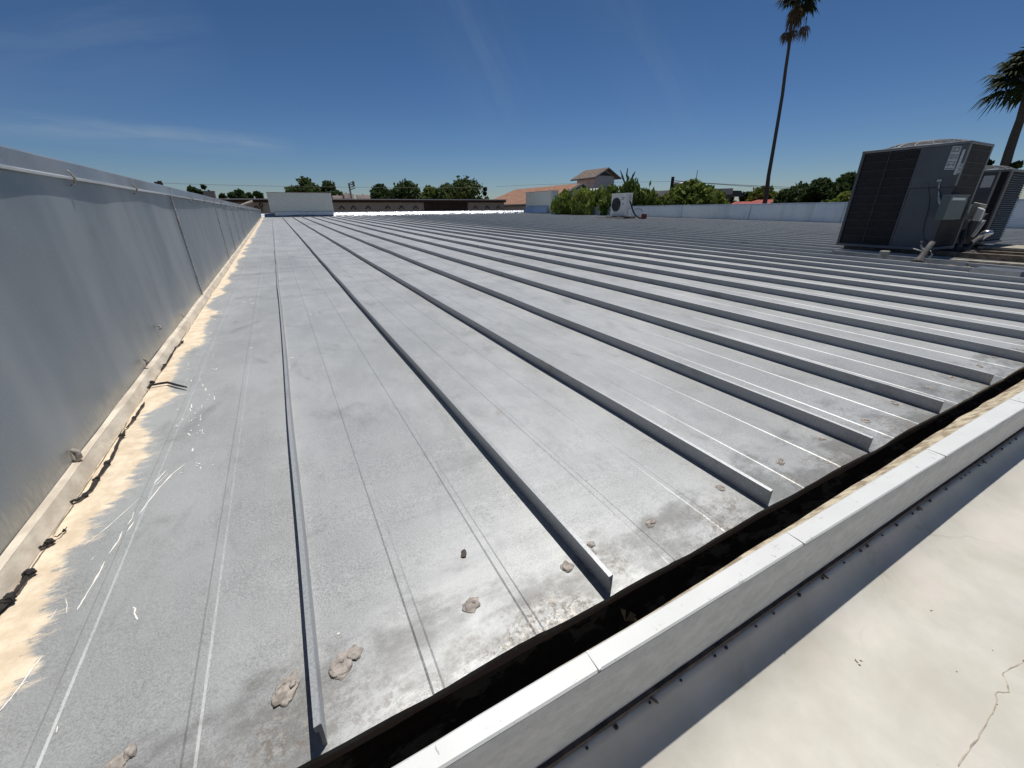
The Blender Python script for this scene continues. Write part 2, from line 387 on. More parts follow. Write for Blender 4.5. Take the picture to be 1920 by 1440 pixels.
MSPLAT = simple('cream_paint_drip', (.85,.82,.75), .5, 0, .06, 30, .1)
MLEAFD = simple('dry_leaf', (.30,.24,.14), .8, 0, .4, 90, .2, 200)
def tile_roof():
    m = Mat('orange_tile_roof', rough=.85)
    c = m.mix(m.ramp(m.noise(1.6, 7, .8, (1,1,1)), .35, .65), (.23,.105,.06), (.36,.195,.12))
    c = m.mix(m.math('MULTIPLY', m.ramp(m.noise(6, 3, .7, off=(3,0,0)), .5, .7), .5), c, (.20,.12,.09))
    return m.set(color=c, normal=m.bump(m.noise(5, 3), .5, .1))
MTILE = tile_roof()
MTILE2 = simple('grey_brown_shingles', (.17,.125,.10), .9, 0, .35, 3, .5, 8)
def leaf_mat(name, a, b):
    m = Mat(name, rough=.7, spec=.12)
    inf = m.n('ShaderNodeObjectInfo')
    f = m.math('ADD', m.noise(1.3, 4, .7), m.math('MULTIPLY', m.math('SUBTRACT', inf.outputs['Random'], .5), .15))
    c = m.mix(m.ramp(f, .35, .65), a, b)
    m.set(color=c)
    tr = m.n('ShaderNodeBsdfTranslucent'); m.link(c, tr.inputs[0]); mx = m.n('ShaderNodeMixShader'); mx.inputs[0].default_value = .22
    m.link(m.b.outputs[0], mx.inputs[1]); m.link(tr.outputs[0], mx.inputs[2])
    m.link(mx.outputs[0], m.t.nodes['Material Output'].inputs[0]); return m.m
LDARK = leaf_mat('dark_leaves', (.036,.062,.022), (.085,.125,.04))
LMID = leaf_mat('mid_leaves', (.085,.13,.03), (.20,.25,.055))
LBRT = leaf_mat('bright_leaves', (.13,.19,.035), (.31,.36,.085))
LPALM = leaf_mat('palm_leaves', (.022,.034,.016), (.055,.075,.028))
LDEAD = leaf_mat('dead_palm_leaves', (.10,.07,.045), (.20,.15,.10))

# ---------------------------------------------------------------- setting: ground
g = MB(); g.quad((-1500,-1500,-5.5),(1500,-1500,-5.5),(1500,1500,-5.5),(-1500,1500,-5.5))
tag(g.build('ground', simple('dry_ground', (.14,.13,.09), .95, 0, .4, .05, .3, 2)), kind='structure')
g = MB(); g.box(-0.80, 16.55, 0.42, 26.95, -5.6, ROOF0-.06); g.box(-6, 16.55, -7, 0.42, -5.6, -.90)
tag(g.build('building_base', MTAN), kind='structure')

# ---------------------------------------------------------------- metal roof
XL, XR_, Y0, YE = -0.527, 16.1, 0.352, 26.42
PITCH = 0.4535
roof = empty('metal_roof', (0, Y0, ROOF0), 'weathered galvanised standing seam roof sloping gently up to the far parapet', 'roof')
ys = [Y0, Y0+.012, Y0+.03, Y0+.06, Y0+.1, Y0+.16, Y0+.24]
while ys[-1] < YE-.25: ys.append(ys[-1]+(.12 if ys[-1] < 3 else .25))
ys.append(YE)
OFFS = [(0,0),(.02,0),(.08,0),(.135,0),(.1382,.0012),(.1508,.0012),(.154,0),(.19,0),(.23,0),(.27,0),(.300,0),(.3032,.0012),(.3148,.0012),(.318,0),(.36,0),(.41,0),(.44,0)]
nseam = int((XR_-XL)/PITCH)
def seam_x(k, y): return XL+k*PITCH+.0014*math.sin(y*2.3+k*1.9)+.0010*math.sin(y*5.7+k*3.1)+.002*math.sin(y*.6+k)
def panel_z(x, y):
    w = noise.noise((x*3.1, y*.9, 3.3))*.0022
    e = math.exp(-(y-Y0)/.09)
    return rz(y)+w+e*(.005*noise.noise((x*6.5, 0, 9.1))-.002)
for k in range(nseam+1):
    b = MB()
    x0 = XL+k*PITCH; last = min(x0+PITCH, XR_)
    xs = [(o, z) for o, z in OFFS if x0+o < last-.005]+[(last-x0, 0)]
    n = len(xs); vs = []; fs = []
    rows = [None]+ys
    for r, y in enumerate(rows):
        for (o, z) in xs:
            yy = Y0 if y is None else y
            x = x0+o
            if o == 0: x = seam_x(k, yy)
            elif abs(x0+o-last) < 1e-6 and last < XR_-.001: x = seam_x(k+1, yy)
            wob = .005*noise.noise((x*5.3, 4.4, 0))+.002*noise.noise((x*19, 1.4, 0))
            if y is None: vs.append((x, Y0+.004+wob, panel_z(x, Y0)-.016))
            else:
                zz = z if yy > Y0+.02 else z*.8
                vs.append((x, yy+(wob if r <= 3 else 0), panel_z(x, yy)+zz))
    for r in range(len(rows)-1):
        for j in range(n-1): fs.append((r*n+j, r*n+j+1, (r+1)*n+j+1, (r+1)*n+j))
    b.add(vs, fs); b.build('roof_panel', MR, roof)
for k in range(1, nseam+1):
    b = MB(); prof = [(-.0022,-.002),(-.0022,.029),(-.0062,.031),(-.0062,.0405),(.0016,.0420),(.0026,.040),(.0024,-.002)]
    Ye = Y0+.004+.006*noise.noise((k*3.7,0,0))
    yy = [Ye, Ye+.05, Ye+.12]+[y for y in ys if y > Ye+.2]
    def fn(p, j, k=k):
        x, y, z = p
        hgt = 1+.05*noise.noise((k*7.1, y*1.1, 0))
        return (seam_x(k, y)+x+max(z,0)*(.07*noise.noise((k*5.1, y*1.4, 2))), y, panel_z(seam_x(k, y), y)+z*hgt)
    b.profile(prof, yy, fn, closed=True, cap=True); b.build('standing_seam', MS, roof)

def blob(mb, c, r, seed, h=.5):
    vs = []; fs = []; n, m_ = 20, 9
    ax = random.Random(seed); a1 = ax.uniform(.75, 1.25); rot = ax.uniform(0, 3.1)
    for i in range(m_):
        th = (i/(m_-1))*math.pi*.5
        for j in range(n):
            ph = 2*math.pi*j/n
            x, y, z = math.cos(th)*math.cos(ph), math.cos(th)*math.sin(ph), math.sin(th)
            d = 1+.46*noise.noise((x*1.6+seed, y*1.6, z*1.6))+.17*noise.noise((x*4+seed, y*4, z*4))+.04*noise.noise((x*9+seed, y*9, z*9))
            x, y = x*a1, y/a1; x, y = x*math.cos(rot)-y*math.sin(rot), x*math.sin(rot)+y*math.cos(rot)
            vs.append((c[0]+x*r*d, c[1]+y*r*d, c[2]+z*r*h*d-(.002 if i == 0 else 0)))
    for i in range(m_-1):
        for j in range(n): fs.append((i*n+j, i*n+(j+1)%n, (i+1)*n+(j+1)%n, (i+1)*n+j))
    mb.add(vs, fs)
DABS = [(540,1290,.021),(640,1250,.021),(885,1135,.016),(1063,1062,.015),(1102,1030,.015),(1220,980,.014),(1351,914,.013),(1463,866,.013),
        (1540,822,.013),(1622,788,.015),(1678,757,.014),(1740,727,.014),(1785,707,.014),(1838,687,.013),(1864,670,.013),(1905,655,.014),(213,1437,.016)]
for i, (px, py, r) in enumerate(DABS):
    c = PR(px, py); z = panel_z(c[0], c[1])-.0005; b = MB()
    blob(b, (c[0], c[1], z), r*.85, i*3.3+1, .28)
    q = random.Random(i); a0 = q.uniform(0, 6.28)
    pts = [(c[0]+math.cos(a0+t*.75)*r*(.25+.085*t), c[1]+math.sin(a0+t*.75)*r*(.25+.085*t)*.85, z+r*(.26-.03*t)) for t in range(7)]
    b.tube(pts, [r*.14,r*.19,r*.2,r*.2,r*.18,r*.14,r*.05], 8, flat=.7)
    if i % 3 == 1: blob(b, (c[0]+r*.9, c[1]+r*.5, z), r*.55, i+40, .6)
    b.build('sealant_dab', MMAST, roof, smooth=True)
b = MB(); c = PR(870, 1042); blob(b, (c[0], c[1], panel_z(c[0], c[1])), .0065, 77, .5); blob(b, (c[0]+.003, c[1]+.009, panel_z(c[0], c[1])), .005, 78, .5); b.build('rust_spot', MTB, roof)
for k in range(8, nseam):      # farther eave screws under their dabs
    for off in (.04, .23, .415):
        x = XL+k*PITCH+off
        if x < 2.9: continue
        b = MB(); blob(b, (x, .445, panel_z(x, .445)), .012, k+off, .5); b.build('sealant_dab', MMAST, roof, smooth=True)
# dried paint drips on the first panels
b = MB()
def stroke(pts, w):
    pp = [PR(*p) for p in pts]; out_ = []
    for a, c in zip(pp[:-1], pp[1:]):
        for t in np.linspace(0, 1, 5)[:-1]: out_.append(a+(c-a)*t)
    out_.append(pp[-1]); n_ = len(out_)
    out_ = [(p[0]+.0010*noise.noise((i*.8, p[0]*9, 0)), p[1], panel_z(p[0], p[1])+.0008) for i, p in enumerate(out_)]
    b.tube(out_, [w*1.25*(.35+.65*abs(noise.noise((i*.7, w*999, 5)))*1.4) if 0 < i < n_-1 else w*.3 for i in range(n_)], 5, flat=.4)
for pts, w in [([(347,870),(322,890),(300,914),(268,955),(236,1001)],.0022), ([(264,933),(240,955),(201,990),(150,1030)],.0014), ([(312,882),(298,897),(287,909)],.002),
               ([(315,888),(300,903),(290,911)],.0014), ([(230,996),(222,1015),(204,1039)],.0018), ([(252,960),(247,974),(239,985)],.0014),
               ([(197,1053),(186,1075),(171,1101),(158,1122),(145,1144)],.0019), ([(249,1139),(254,1141),(252,1150),(255,1156),(258,1162)],.0018),
               ([(81,1229),(62,1252),(40,1284),(18,1312),(0,1333)],.0018), ([(52,1278),(45,1281),(38,1287)],.0016), ([(124,1122),(126,1138),(125,1150)],.001),
               ([(108,1361),(106,1373)],.0012), ([(183,1042),(176,1045),(171,1051)],.0012), ([(107,1142),(99,1155),(91,1167)],.0012),
               ([(345,695),(352,691),(359,693)],.0014), ([(310,762),(318,757),(328,754)],.0016), ([(362,645),(380,640),(400,634)],.0012),
               ([(363,663),(380,666),(402,664)],.0012), ([(340,655),(360,648),(372,646)],.0009)]: stroke(pts, w)
for _ in range(55):
    px = random.gauss(365, 26); py = random.gauss(770, 75)
    if px < 330: continue
    a = random.uniform(0, 3.14); L = random.uniform(1.5, 6)
    stroke([(px, py), (px+L*math.cos(a)*.5, py-L*math.sin(a)), (px+L*math.cos(a), py-L*math.sin(a)*1.3)], random.uniform(.0012, .0026))
for px, py in [(455,567),(467,563),(470,570),(400,600),(413,590),(392,625),(468,653),(580,590),(550,518),(545,672),(632,1190),(498,448)]:
    stroke([(px, py), (px+3, py-1.5), (px+5, py)], .0024)
b.build('paint_splatter', MSPLAT, roof)

# ---------------------------------------------------------------- left parapet wall
XW = -0.55
TOPZ, DRIP = .156, .106
wall = empty('parapet_wall', (XW, 0, rz(0)), 'long grey sheet metal parapet wall running away at the left of the roof', 'wall')
b = MB()
yw = [-2.0]+list(np.arange(-1.5, 26.9, .25))
def fw(p, j):
    x, y, z = p
    return (x+(.004*noise.noise((y*.8, z*2.2, 1)) if -.55 < z < .1 else 0), y, z)
b.profile([(XW,-1.2),(XW,-.62),(XW,-.5),(XW,-.35),(XW,-.2),(XW,-.05),(XW,.05),(XW,.118)], yw, fw)
b.quad((XW-.26,-2,-5.4),(XW-.26,-2,.118),(XW-.26,26.9,.118),(XW-.26,26.9,-5.4)); b.quad((XW,-2,-1.2),(XW,-2,.118),(XW-.26,-2,.118),(XW-.26,-2,-1.2))
b.quad((XW,26.9,-1.2),(XW,26.9,.118),(XW-.26,26.9,.118),(XW-.26,26.9,-1.2))
b.build('wall_sheet', MWL, wall, smooth=True)
b = MB()
def fc(p, j):
    x, y, z = p
    k = .0085*noise.noise((y*1.6, .3, 0))+.003*noise.noise((y*5, 2.3, 0))
    return (x+(k if j <= 2 else k*.3), y, z+.003*noise.noise((y*.9, 5, 0)))
ycp = [-2.05]+list(np.arange(-1.9, 26.95, .07))
b.profile([(XW+.010,DRIP-.003),(XW+.014,DRIP),(XW+.010,DRIP+.006),(XW+.008,TOPZ-.004),(XW+.004,TOPZ),(XW-.28,TOPZ+.012),(XW-.285,TOPZ-.07)], ycp, fc)
b.quad((XW+.02,-2.05,DRIP),(XW+.02,-2.05,TOPZ),(XW-.28,-2.05,TOPZ),(XW-.28,-2.05,DRIP))
b.build('coping', MCOP, wall)
b = MB(); b.profile([(XW+.008,DRIP-.004),(XW+.016,DRIP-.003),(XW+.017,DRIP+.002),(XW+.010,DRIP+.004)], ycp, fc, closed=True); b.build('drip_edge', white_paint('drip_edge_paint', .3, (.62,.64,.66)), wall)
Yc = [.45, 1.2, 1.91, 2.63]+[3.5+.72*i for i in range(1, 32)]
for y in Yc:
    b = MB(); b.tube([(XW+.012,y,DRIP+.022),(XW+.018,y+.001,DRIP+.012),(XW+.022,y+.003,DRIP-.002),(XW+.016,y+.005,DRIP-.016),(XW+.003,y+.008,DRIP-.022)], [.0025,.0032,.0036,.003,.002], 6)
    b.build('coping_clip', MMAST, wall, smooth=True)
for i, y in enumerate([.5, 3.5, 5.8, 6.9, 8.0, 9.4, 11, 13, 15.5, 18, 21]):
    b = MB(); zz = np.linspace(DRIP+.045, rz(y)+.03, 40)
    pts = [((XW+.012 if z > DRIP-.004 else XW+.003)+.001, y+.04*(DRIP-z)/.7+.003*noise.noise((z*13, i, 0)), z) for z in zz]
    b.tube(pts, [(.006 if i < 2 else .0045)*(.7+.6*abs(noise.noise((z*30, i*3, 1)))) for z in zz], 6); b.build('wall_joint', simple('joint_sealant_%d' % i, (.62,.60,.57), .8, 0, .4, 60, .4) if i == 0 else bpy.data.materials['joint_sealant_0'], wall)
# cant strip at the foot of the wall, covered in cream sealant
b = MB()
def fs_(p, j):
    x, y, z = p
    return (x+.0025*noise.noise((y*4, j*.6, 2)), y, z+rz(y)+.003*noise.noise((y*3, j, 7)))
yst = [-.2+.05*i for i in range(120)]+[5.8+.2*i for i in range(104)]
b.profile([(XW+.001,.0345),(XW+.0165,.0325),(XW+.0180,.0305),(XW+.0300,.002),(XW+.0300,-.01)], yst, fs_)
b.build('cant_strip', MCR, wall)
for px, py, r in [(137,853,.013),(270,678,.009),(296,614,.008),(340,592,.006)]:
    c = P(px, py, X=XW+.004); b = MB()
    b.tube([(c[0],c[1]+.004,c[2]+r),(c[0]+.008,c[1],c[2]+r*.4),(c[0]+.010,c[1]-.004,c[2]-r*.6),(c[0]+.004,c[1]-.008,c[2]-r*1.3)], [r*.35,r*.6,r*.5,r*.25], 8)
    b.build('wall_fastener', MMAST, wall, smooth=True)

# peeled black sealant lying in the crack between strip and roof
def strip(pts, w, label, name='peeled_sealant', branch=None):
    pp = [PR(*p) for p in pts]; o = []
    for a, c in zip(pp[:-1], pp[1:]):
        for t in np.linspace(0, 1, 5)[:-1]: o.append(a+(c-a)*t)
    o.append(pp[-1]); b = MB(); n_ = len(o)
    P_ = [(p[0]+.002*noise.noise((i*.9, 3, w*99)), p[1], rz(p[1])+.006+.003*noise.noise((i*.6, 8, w*70))) for i, p in enumerate(o)]
    b.tube(P_, [w*(.45+1.0*abs(noise.noise((i*1.3, w*77, 1)))+(.25 if i % 5 == 2 else 0)) if 0 < i < n_-1 else w*.3 for i in range(n_)], 6, flat=.7)
    for i in range(2, n_-2, 5):
        if random.random() < .7: blob(b, P_[i], w*random.uniform(1.1, 1.8), i+w*1000, .9)
    for br in (branch or []):
        q = [PR(*p, .01) for p in br]; b.tube([(x, y, z) for x, y, z in q], [w*.6]+[w*.75]*(len(q)-2)+[w*.45], 6)
    tag(b.build(name, MBLACK, base=tuple(P_[0])), label, 'sealant scrap', 'peeled black sealant scraps along the wall foot')
strip([(272,757),(262,773),(250,792),(238,806)], .0045, 'short ragged black sealant scrap just below the twig-like piece')
strip([(236,808),(222,835),(212,860),(204,872),(188,895),(172,922),(150,940),(130,946)], .0048, 'longest twisted black sealant strip lying on cream sealant at wall foot')
strip([(345,640),(338,648),(330,654),(322,668),(313,684),(303,696)], .0042, 'crumpled black sealant scrap nearest the far end of the crack')
strip([(288,718),(283,724),(277,731)], .0058, 'black sealant clump with a twig-like end sticking out over the grey roof', branch=[[(284,722),(300,719),(314,717),(332,722),(350,726)]])
strip([(100,1018),(90,1024),(76,1032)], .0050, 'small black sealant clump just above the lowest scraps at wall foot')
strip([(62,1072),(50,1090),(38,1108),(20,1130),(0,1152),(-20,1180)], .0058, 'thick black sealant scrap at the left edge of the picture')
strip([(128,992),(116,1006),(104,1012)], .0018, 'thin curled black sealant thread between two thicker scraps')

# ---------------------------------------------------------------- gutter, curb and membrane
CZ = -.57; CYi, CYo = .285, .243
def cyi(x): return .2815-.0092*min(max(x, -1), 4)
def cyo(x): return .2535-.0185*min(max(x, -1), 4)
def cyb(x): return .2545-.0140*min(max(x, -1), 4)
def bz(x): return .007*min(max(x, -1), 4)
def mz(x): return .018*min(max(x-.3, -1), 3.7)
XA, XB = -.56, 16.4
xs_ = [XA+.06*i for i in range(70)]+[XA+4.2+.3*i for i in range(43)]
gut = empty('roof_gutter', (2, .33, -.72), 'dark muddy gutter trough between the metal roof and the white curb', 'gutter')
b = MB()
def lipw(x): return max(0.0, min(1.0, (x-.4)/1.8))
def fg(p, j):
    x, a, z = p
    w = lipw(x); n_ = .004*noise.noise((x*7, j*2.2, 0))
    if j == 0: return (x, cyi(x)-.001, CZ-.006)
    if j == 1: return (x, cyi(x)+.004+.060*w+n_*w*1.5, CZ-.010-.052*w+n_)
    if j == 2: return (x, cyi(x)+.006+.062*w+n_*w*1.5, CZ-.03-.052*w)
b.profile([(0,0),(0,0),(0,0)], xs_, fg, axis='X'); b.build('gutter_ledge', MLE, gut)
b = MB(); 
def fg2(p, j):
    x, a, z = p; w = lipw(x); n_ = noise.noise((x*9, j*2.2, 4))
    return [(x, cyi(x)+.006+.062*w, CZ-.028-.052*w), (x, .335, -.74+.006*n_), (x, .40, -.755+.006*n_), (x, .455, -.74+.006*n_), (x, .47, -.625)][j]
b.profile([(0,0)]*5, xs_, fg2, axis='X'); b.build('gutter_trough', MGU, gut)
for lab, px, py, sz, m_ in [('dead brown leaf lying in the dark gutter beside the curb', 1172, 1165, .016, MLEAFD), ('crumpled dark leaf in the gutter where its right end shows', 1775, 790, .02, MBLACK)]:
    c = P(px, py, Z=-.70); b = MB()
    for q in range(4):
        a = random.uniform(0, 6.28); b.add([(c[0],c[1],c[2]),(c[0]+sz*math.cos(a),c[1]+sz*math.sin(a),c[2]+.01),(c[0]+sz*1.7*math.cos(a+.3),c[1]+sz*1.7*math.sin(a+.3),c[2]),(c[0]+sz*math.cos(a+.6),c[1]+sz*math.sin(a+.6),c[2]+.012)], [(0,1,2,3)])
    tag(b.build('dead_leaf', m_, base=tuple(c)), lab, 'leaf')
curb = empty('roof_curb', (2, .26, -.8), 'low white painted curb with flat top between the gutter and pale membrane', 'curb')
b = MB()
def fcb(p, j):
    x, a, z = p; n_ = .0022*noise.noise((x*3.3, j*.3, 0)); n2 = .0015*noise.noise((x*30, j, 0))
    return [(x, cyi(x)+n_, CZ-.03), (x, cyi(x)+n_+n2, CZ-.002), (x, cyi(x)-.003+n_, CZ+.0015), (x, cyo(x)+.003, CZ), (x, cyo(x)+.0005+n2*.5, CZ-.003)][j]
b.profile([(0,0)]*5, xs_, fcb, axis='X'); b.build('curb_top', MWP, curb)
for px, py in [(1108,1232),(1478,1000),(1745,845),(1905,752)]:
    c = P(px, py, Z=CZ); b = MB(); x = c[0]
    b.box(x-.0022, x+.0022, cyo(x)+.0006, cyi(x)-.002, CZ-.002, CZ+.0022); b.build('cap_joint', MWP, curb)
b = MB()
def fcf(p, j):
    x, a, z = p; n_ = .0015*noise.noise((x*3.3, j*.5, 6))
    return [(x, cyo(x), CZ-.0032), (x, cyo(x)-.0015+n_*.3, CZ-.025), (x, (cyo(x)+cyb(x))/2+n_, -.66), (x, cyb(x)+.001, -.7165+bz(x))][j]
b.profile([(0,0)]*4, xs_, fcf, axis='X'); b.build('curb_face', MCF, curb)
b = MB()
def ftb(p, j):
    x, a, z = p; n_ = .0016*noise.noise((x*25, j*.9, 3))
    y = cyb(x); h = bz(x)
    return [(x, y+.001, -.7130+n_+h), (x, y-.0055, -.7140+n_+h), (x, y-.0060+n_, -.7230+n_*.6+h), (x, y-.001, -.7260+h)][j]
b.profile([(0,0)]*4, [XA+.02*i for i in range(260)]+[XA+5.2+.2*i for i in range(58)], ftb, axis='X'); b.build('termination_bar', MTB, curb)
x = .18; i = 0
while x < 5.4:
    b = MB(); y = cyb(x)-.010; h = bz(x); c = Vector((x, y, -.7275+h))
    b.xf = Matrix.Translation(c) @ Matrix.Rotation(rad(75), 4, 'X') @ Matrix.Scale(random.choice([.45,.6,.7]), 4); b.lathe((0,0,0), [(.0052,-.003),(.0052,.001),(.003,.0035)], 8); b.xf = None
    if i % 7 == 3: b.tube([(x+.004,y+.003,-.722+h),(x+.010,y-.003,-.728+h),(x+.013,y-.006,-.731+h)], [.002,.0025,.0008], 5)
    b.build('bar_screw', MTB, curb); x += random.choice([.03,.055,.07,.085,.1]); i += 1
mem = MB()
def fm(p, j):
    x, a, z = p; y = cyb(x)
    pr = [(.002,-.7245),(-.007,-.7275),(-.014,-.738),(-.024,-.754),(-.038,-.770),(-.058,-.784),(-.085,-.794),(-.12,-.799),(-.2,-.803),(-.4,-.806),(-.8,-.81),(-1.6,-.81),(-4,-.82),(-7.2,-.83)]
    q = pr[j]; n_ = .0025*noise.noise((x*2.2, q[0]*6, 0)) if j > 2 else 0
    f_ = min(1, max(0, -q[0]/.05)); h = (bz(x)*(1-f_)+mz(x)*f_)*(1 if q[0] > -1 else .5)
    return (x, y+q[0], q[1]+n_+h)
mem.profile([(0,0)]*14, [-6+.3*i for i in range(18)]+xs_, fm, axis='X')
mo = mem.build('membrane_roof', MMEM, smooth=True); tag(mo, 'cream white membrane roof in front of the curb, crossed by its shadow', 'roof')
MZ = -.805
def PM(px, py):
    c = P(px, py, Z=MZ)
    for _ in range(4): c = P(px, py, Z=MZ+mz(c[0])+.002)
    return c
for lab, px, py, s_, m_ in [('crumpled dry tan leaf on the sunlit membrane', 1612, 1245, .011, MLEAFD), ('small dark curled leaf on the membrane near right edge', 1747, 1149, .006, MBLACK)]:
    c = PM(px, py); b = MB()
    for q in range(5):
        a = random.uniform(0, 6.28); L = s_*random.uniform(.7, 1.3)
        b.add([(c[0],c[1],c[2]),(c[0]+L*.6*math.cos(a),c[1]+L*.6*math.sin(a),c[2]+.004),(c[0]+L*math.cos(a+.35),c[1]+L*math.sin(a+.35),c[2]),(c[0]+L*.5*math.cos(a+.7),c[1]+L*.5*math.sin(a+.7),c[2]+.005)], [(0,1,2,3)])
    tag(b.build('dry_leaf', m_, base=tuple(c)), lab, 'leaf')
for lab, pts in [('thin dry twig lying along the edge of the curb shadow', [(1330,1355),(1352,1352),(1376,1356)]), ('short curved dry twig at the bottom of the membrane', [(1315,1399),(1322,1410),(1332,1420)])]:
    b = MB(); b.tube([PM(*p) for p in pts], .0009, 5); tag(b.build('dry_twig', MLEAFD, base=tuple(P(*pts[0], Z=MZ))), lab, 'twig')
b = MB()
pts = [(1935,1236),(1912,1244),(1880,1260),(1888,1280),(1894,1296),(1866,1298),(1870,1318),(1852,1350),(1834,1385),(1812,1412),(1790,1445)]
fine = []
for a_, c_ in zip(pts[:-1], pts[1:]):
    for t in (0, .25, .5, .75): fine.append((a_[0]+(c_[0]-a_[0])*t+random.uniform(-2.2, 2.2), a_[1]+(c_[1]-a_[1])*t+random.uniform(-1.5, 1.5)))
b.tube([tuple(np.array(PM(*p))-(0,0,.0005)) for p in fine], [random.uniform(.0006, .0013) for _ in fine], 6, flat=.5)
b.build('surface_crack', simple('crack_stain', (.46,.41,.33), .8, 0, .4, 60, .2), mo)
for px, py, q in [(1316,1300,.0022),(1253,1357,.0030),(1421,1324,.0040),(1553,1180,.0016)]:
    b = MB(); c = PM(px, py); blob(b, tuple(c), q, px, .35); b.build('stain_spot', MTB if px != 1421 else MMAST, mo)
b = MB()      # specks of grit
for _ in range(16):
    px = random.uniform(1250, 1920); py = random.uniform(950, 1440)
    c = PM(px, py)
    if c[1] > cyo(c[0])-.06: continue
    blob(b, tuple(c), random.choice([.0006,.0009,.0012,.0018]), px, .5)
tag(b.build('grit', MTB), 'dark grit specks scattered over the membrane', 'grit', kind='stuff')

# ---------------------------------------------------------------- right parapet wall
XRW = 16.112
rw = empty('parapet_wall', (XRW, 12, rz(12)), 'low pale blue grey parapet wall along the right side of the roof', 'wall')
b = MB(); yr = [-6+.5*i for i in range(61)]
b.profile([(XRW,-1.3),(XRW,-.5),(XRW,-.2),(XRW,.115)], yr, lambda p, j: (p[0]+.012*noise.noise((p[1]*.6, p[2]*2, 4)), p[1], p[2]))
b.quad((XRW+.3,-6,-5.4),(XRW+.3,24,-5.4),(XRW+.3,24,.115),(XRW+.3,-6,.115)); b.quad((XRW,24,-1.3),(XRW+.3,24,-1.3),(XRW+.3,24,.115),(XRW,24,.115))
b.build('wall_sheet', MWR, rw, smooth=True)
b = MB(); b.profile([(XRW-.012,.098),(XRW-.016,.102),(XRW-.008,.145),(XRW+.32,.150),(XRW+.325,.09)], yr, lambda p, j: (p[0], p[1], p[2]+.004*noise.noise((p[1]*.8,0,0)))); b.build('coping', MWR, rw)
for y in [4.1, 7.25, 10.4, 13.6, 16.8, 20.0, 23.1]:
    b = MB(); b.tube([(XRW-.006, y+.03*t, .10-.6*t) for t in np.linspace(0, 1, 8)], .009, 6); b.build('wall_joint', MS, rw)
y = 2.0
while y < 23.5:
    b = MB(); blob(b, (XRW-.014, y, .118), .022, y, .9); b.build('coping_clip', MMAST, rw); y += .82
b = MB(); b.profile([(XRW-.03,.004),(XRW-.012,.03),(XRW+.002,.05)], yr[12:], lambda p, j: (p[0], p[1], p[2]+rz(p[1]))); b.build('base_flashing', MS, rw)

# ---------------------------------------------------------------- back parapet
YB = 26.45
bw = empty('parapet_wall', (7, YB, rz(YB)), 'low back parapet wrapped in crinkled shiny aluminium flashing', 'wall')
b = MB()
xb = [XW+.05*i*3 for i in range(107)]; xb = [x for x in xb if x < 15.42]+[15.42]
def fb(p, j):
    x, a, z = p
    top = -.06 if x < 3.0 else -.02
    n_ = .02*noise.noise((x*1.1, j*1.3, 0))+.012*noise.noise((x*4, j*2, 3))
    return [(x, YB-.10+n_*.4, rz(YB)-.01), (x, YB-.03+n_, rz(YB)+.12), (x, YB+n_, top-.07+n_*.6), (x, YB+.05+n_, top-.01+n_*.7), (x, YB+.34, top+.02+n_*.4), (x, YB+.36, -1)][j]
b.profile([(0,0)]*6, xb, fb, axis='X'); b.quad((15.42,YB-.1,rz(YB)),(15.42,YB+.36,rz(YB)),(15.42,YB+.36,.09),(15.42,YB,.03)); b.build('aluminium_flashing', MFO, bw, smooth=True)
b = MB(); b.profile([(YB-.16,.004),(YB-.10,.012),(YB-.085,.03)], xb, lambda p, j: (p[0], p[1], p[2]+rz(YB)), axis='X'); b.build('base_flashing', MS, bw)
# raised slab behind the back parapet
sl = empty('roof_screen', (1.47, YB+.1, 0), 'blank grey stucco slab standing on the back parapet near the left wall', 'roof screen')
b = MB(); b.box(-.095, 3.03, YB+.02, YB+.32, .00, .955); b.build('screen_panel', MSTUC, sl, bevel=.01)
b = MB(); b.box(-.11, 3.045, YB+.0, YB+.34, .955, .985); b.build('screen_cap', MCAP, sl)
b = MB(); b.box(.08, 3.0, YB-.045, YB+.01, -.20, .02); b.build('apron_flashing', MWR, sl)
# raised screen at the end of the right wall
s2 = empty('roof_screen', (16.1, 25.8, -.2), 'grey panel screen at the right rear roof corner with metal apron under it', 'roof screen')
b = MB(); b.box(16.12, 16.72, 24.25, 27.45, -.20, 1.135); b.build('screen_panel', MSTUC, s2, bevel=.01)
b = MB(); b.box(16.09, 16.75, 24.22, 27.48, 1.135, 1.165); b.build('screen_cap', MCAP, s2)
b = MB(); b.hexa([(15.85,24.35,-.17),(16.0,24.35,-.2),(16.0,27.3,-.2),(15.85,27.3,-.17)], [(16.02,24.5,.22),(16.06,24.5,.23),(16.06,27.2,.23),(16.02,27.2,.22)]); b.build('apron_flashing', MWR, s2)
b = MB(); b.box(16.14, 16.70, 24.20, 24.246, -.2, 1.12); b.build('end_panel', MSTUCL, s2)

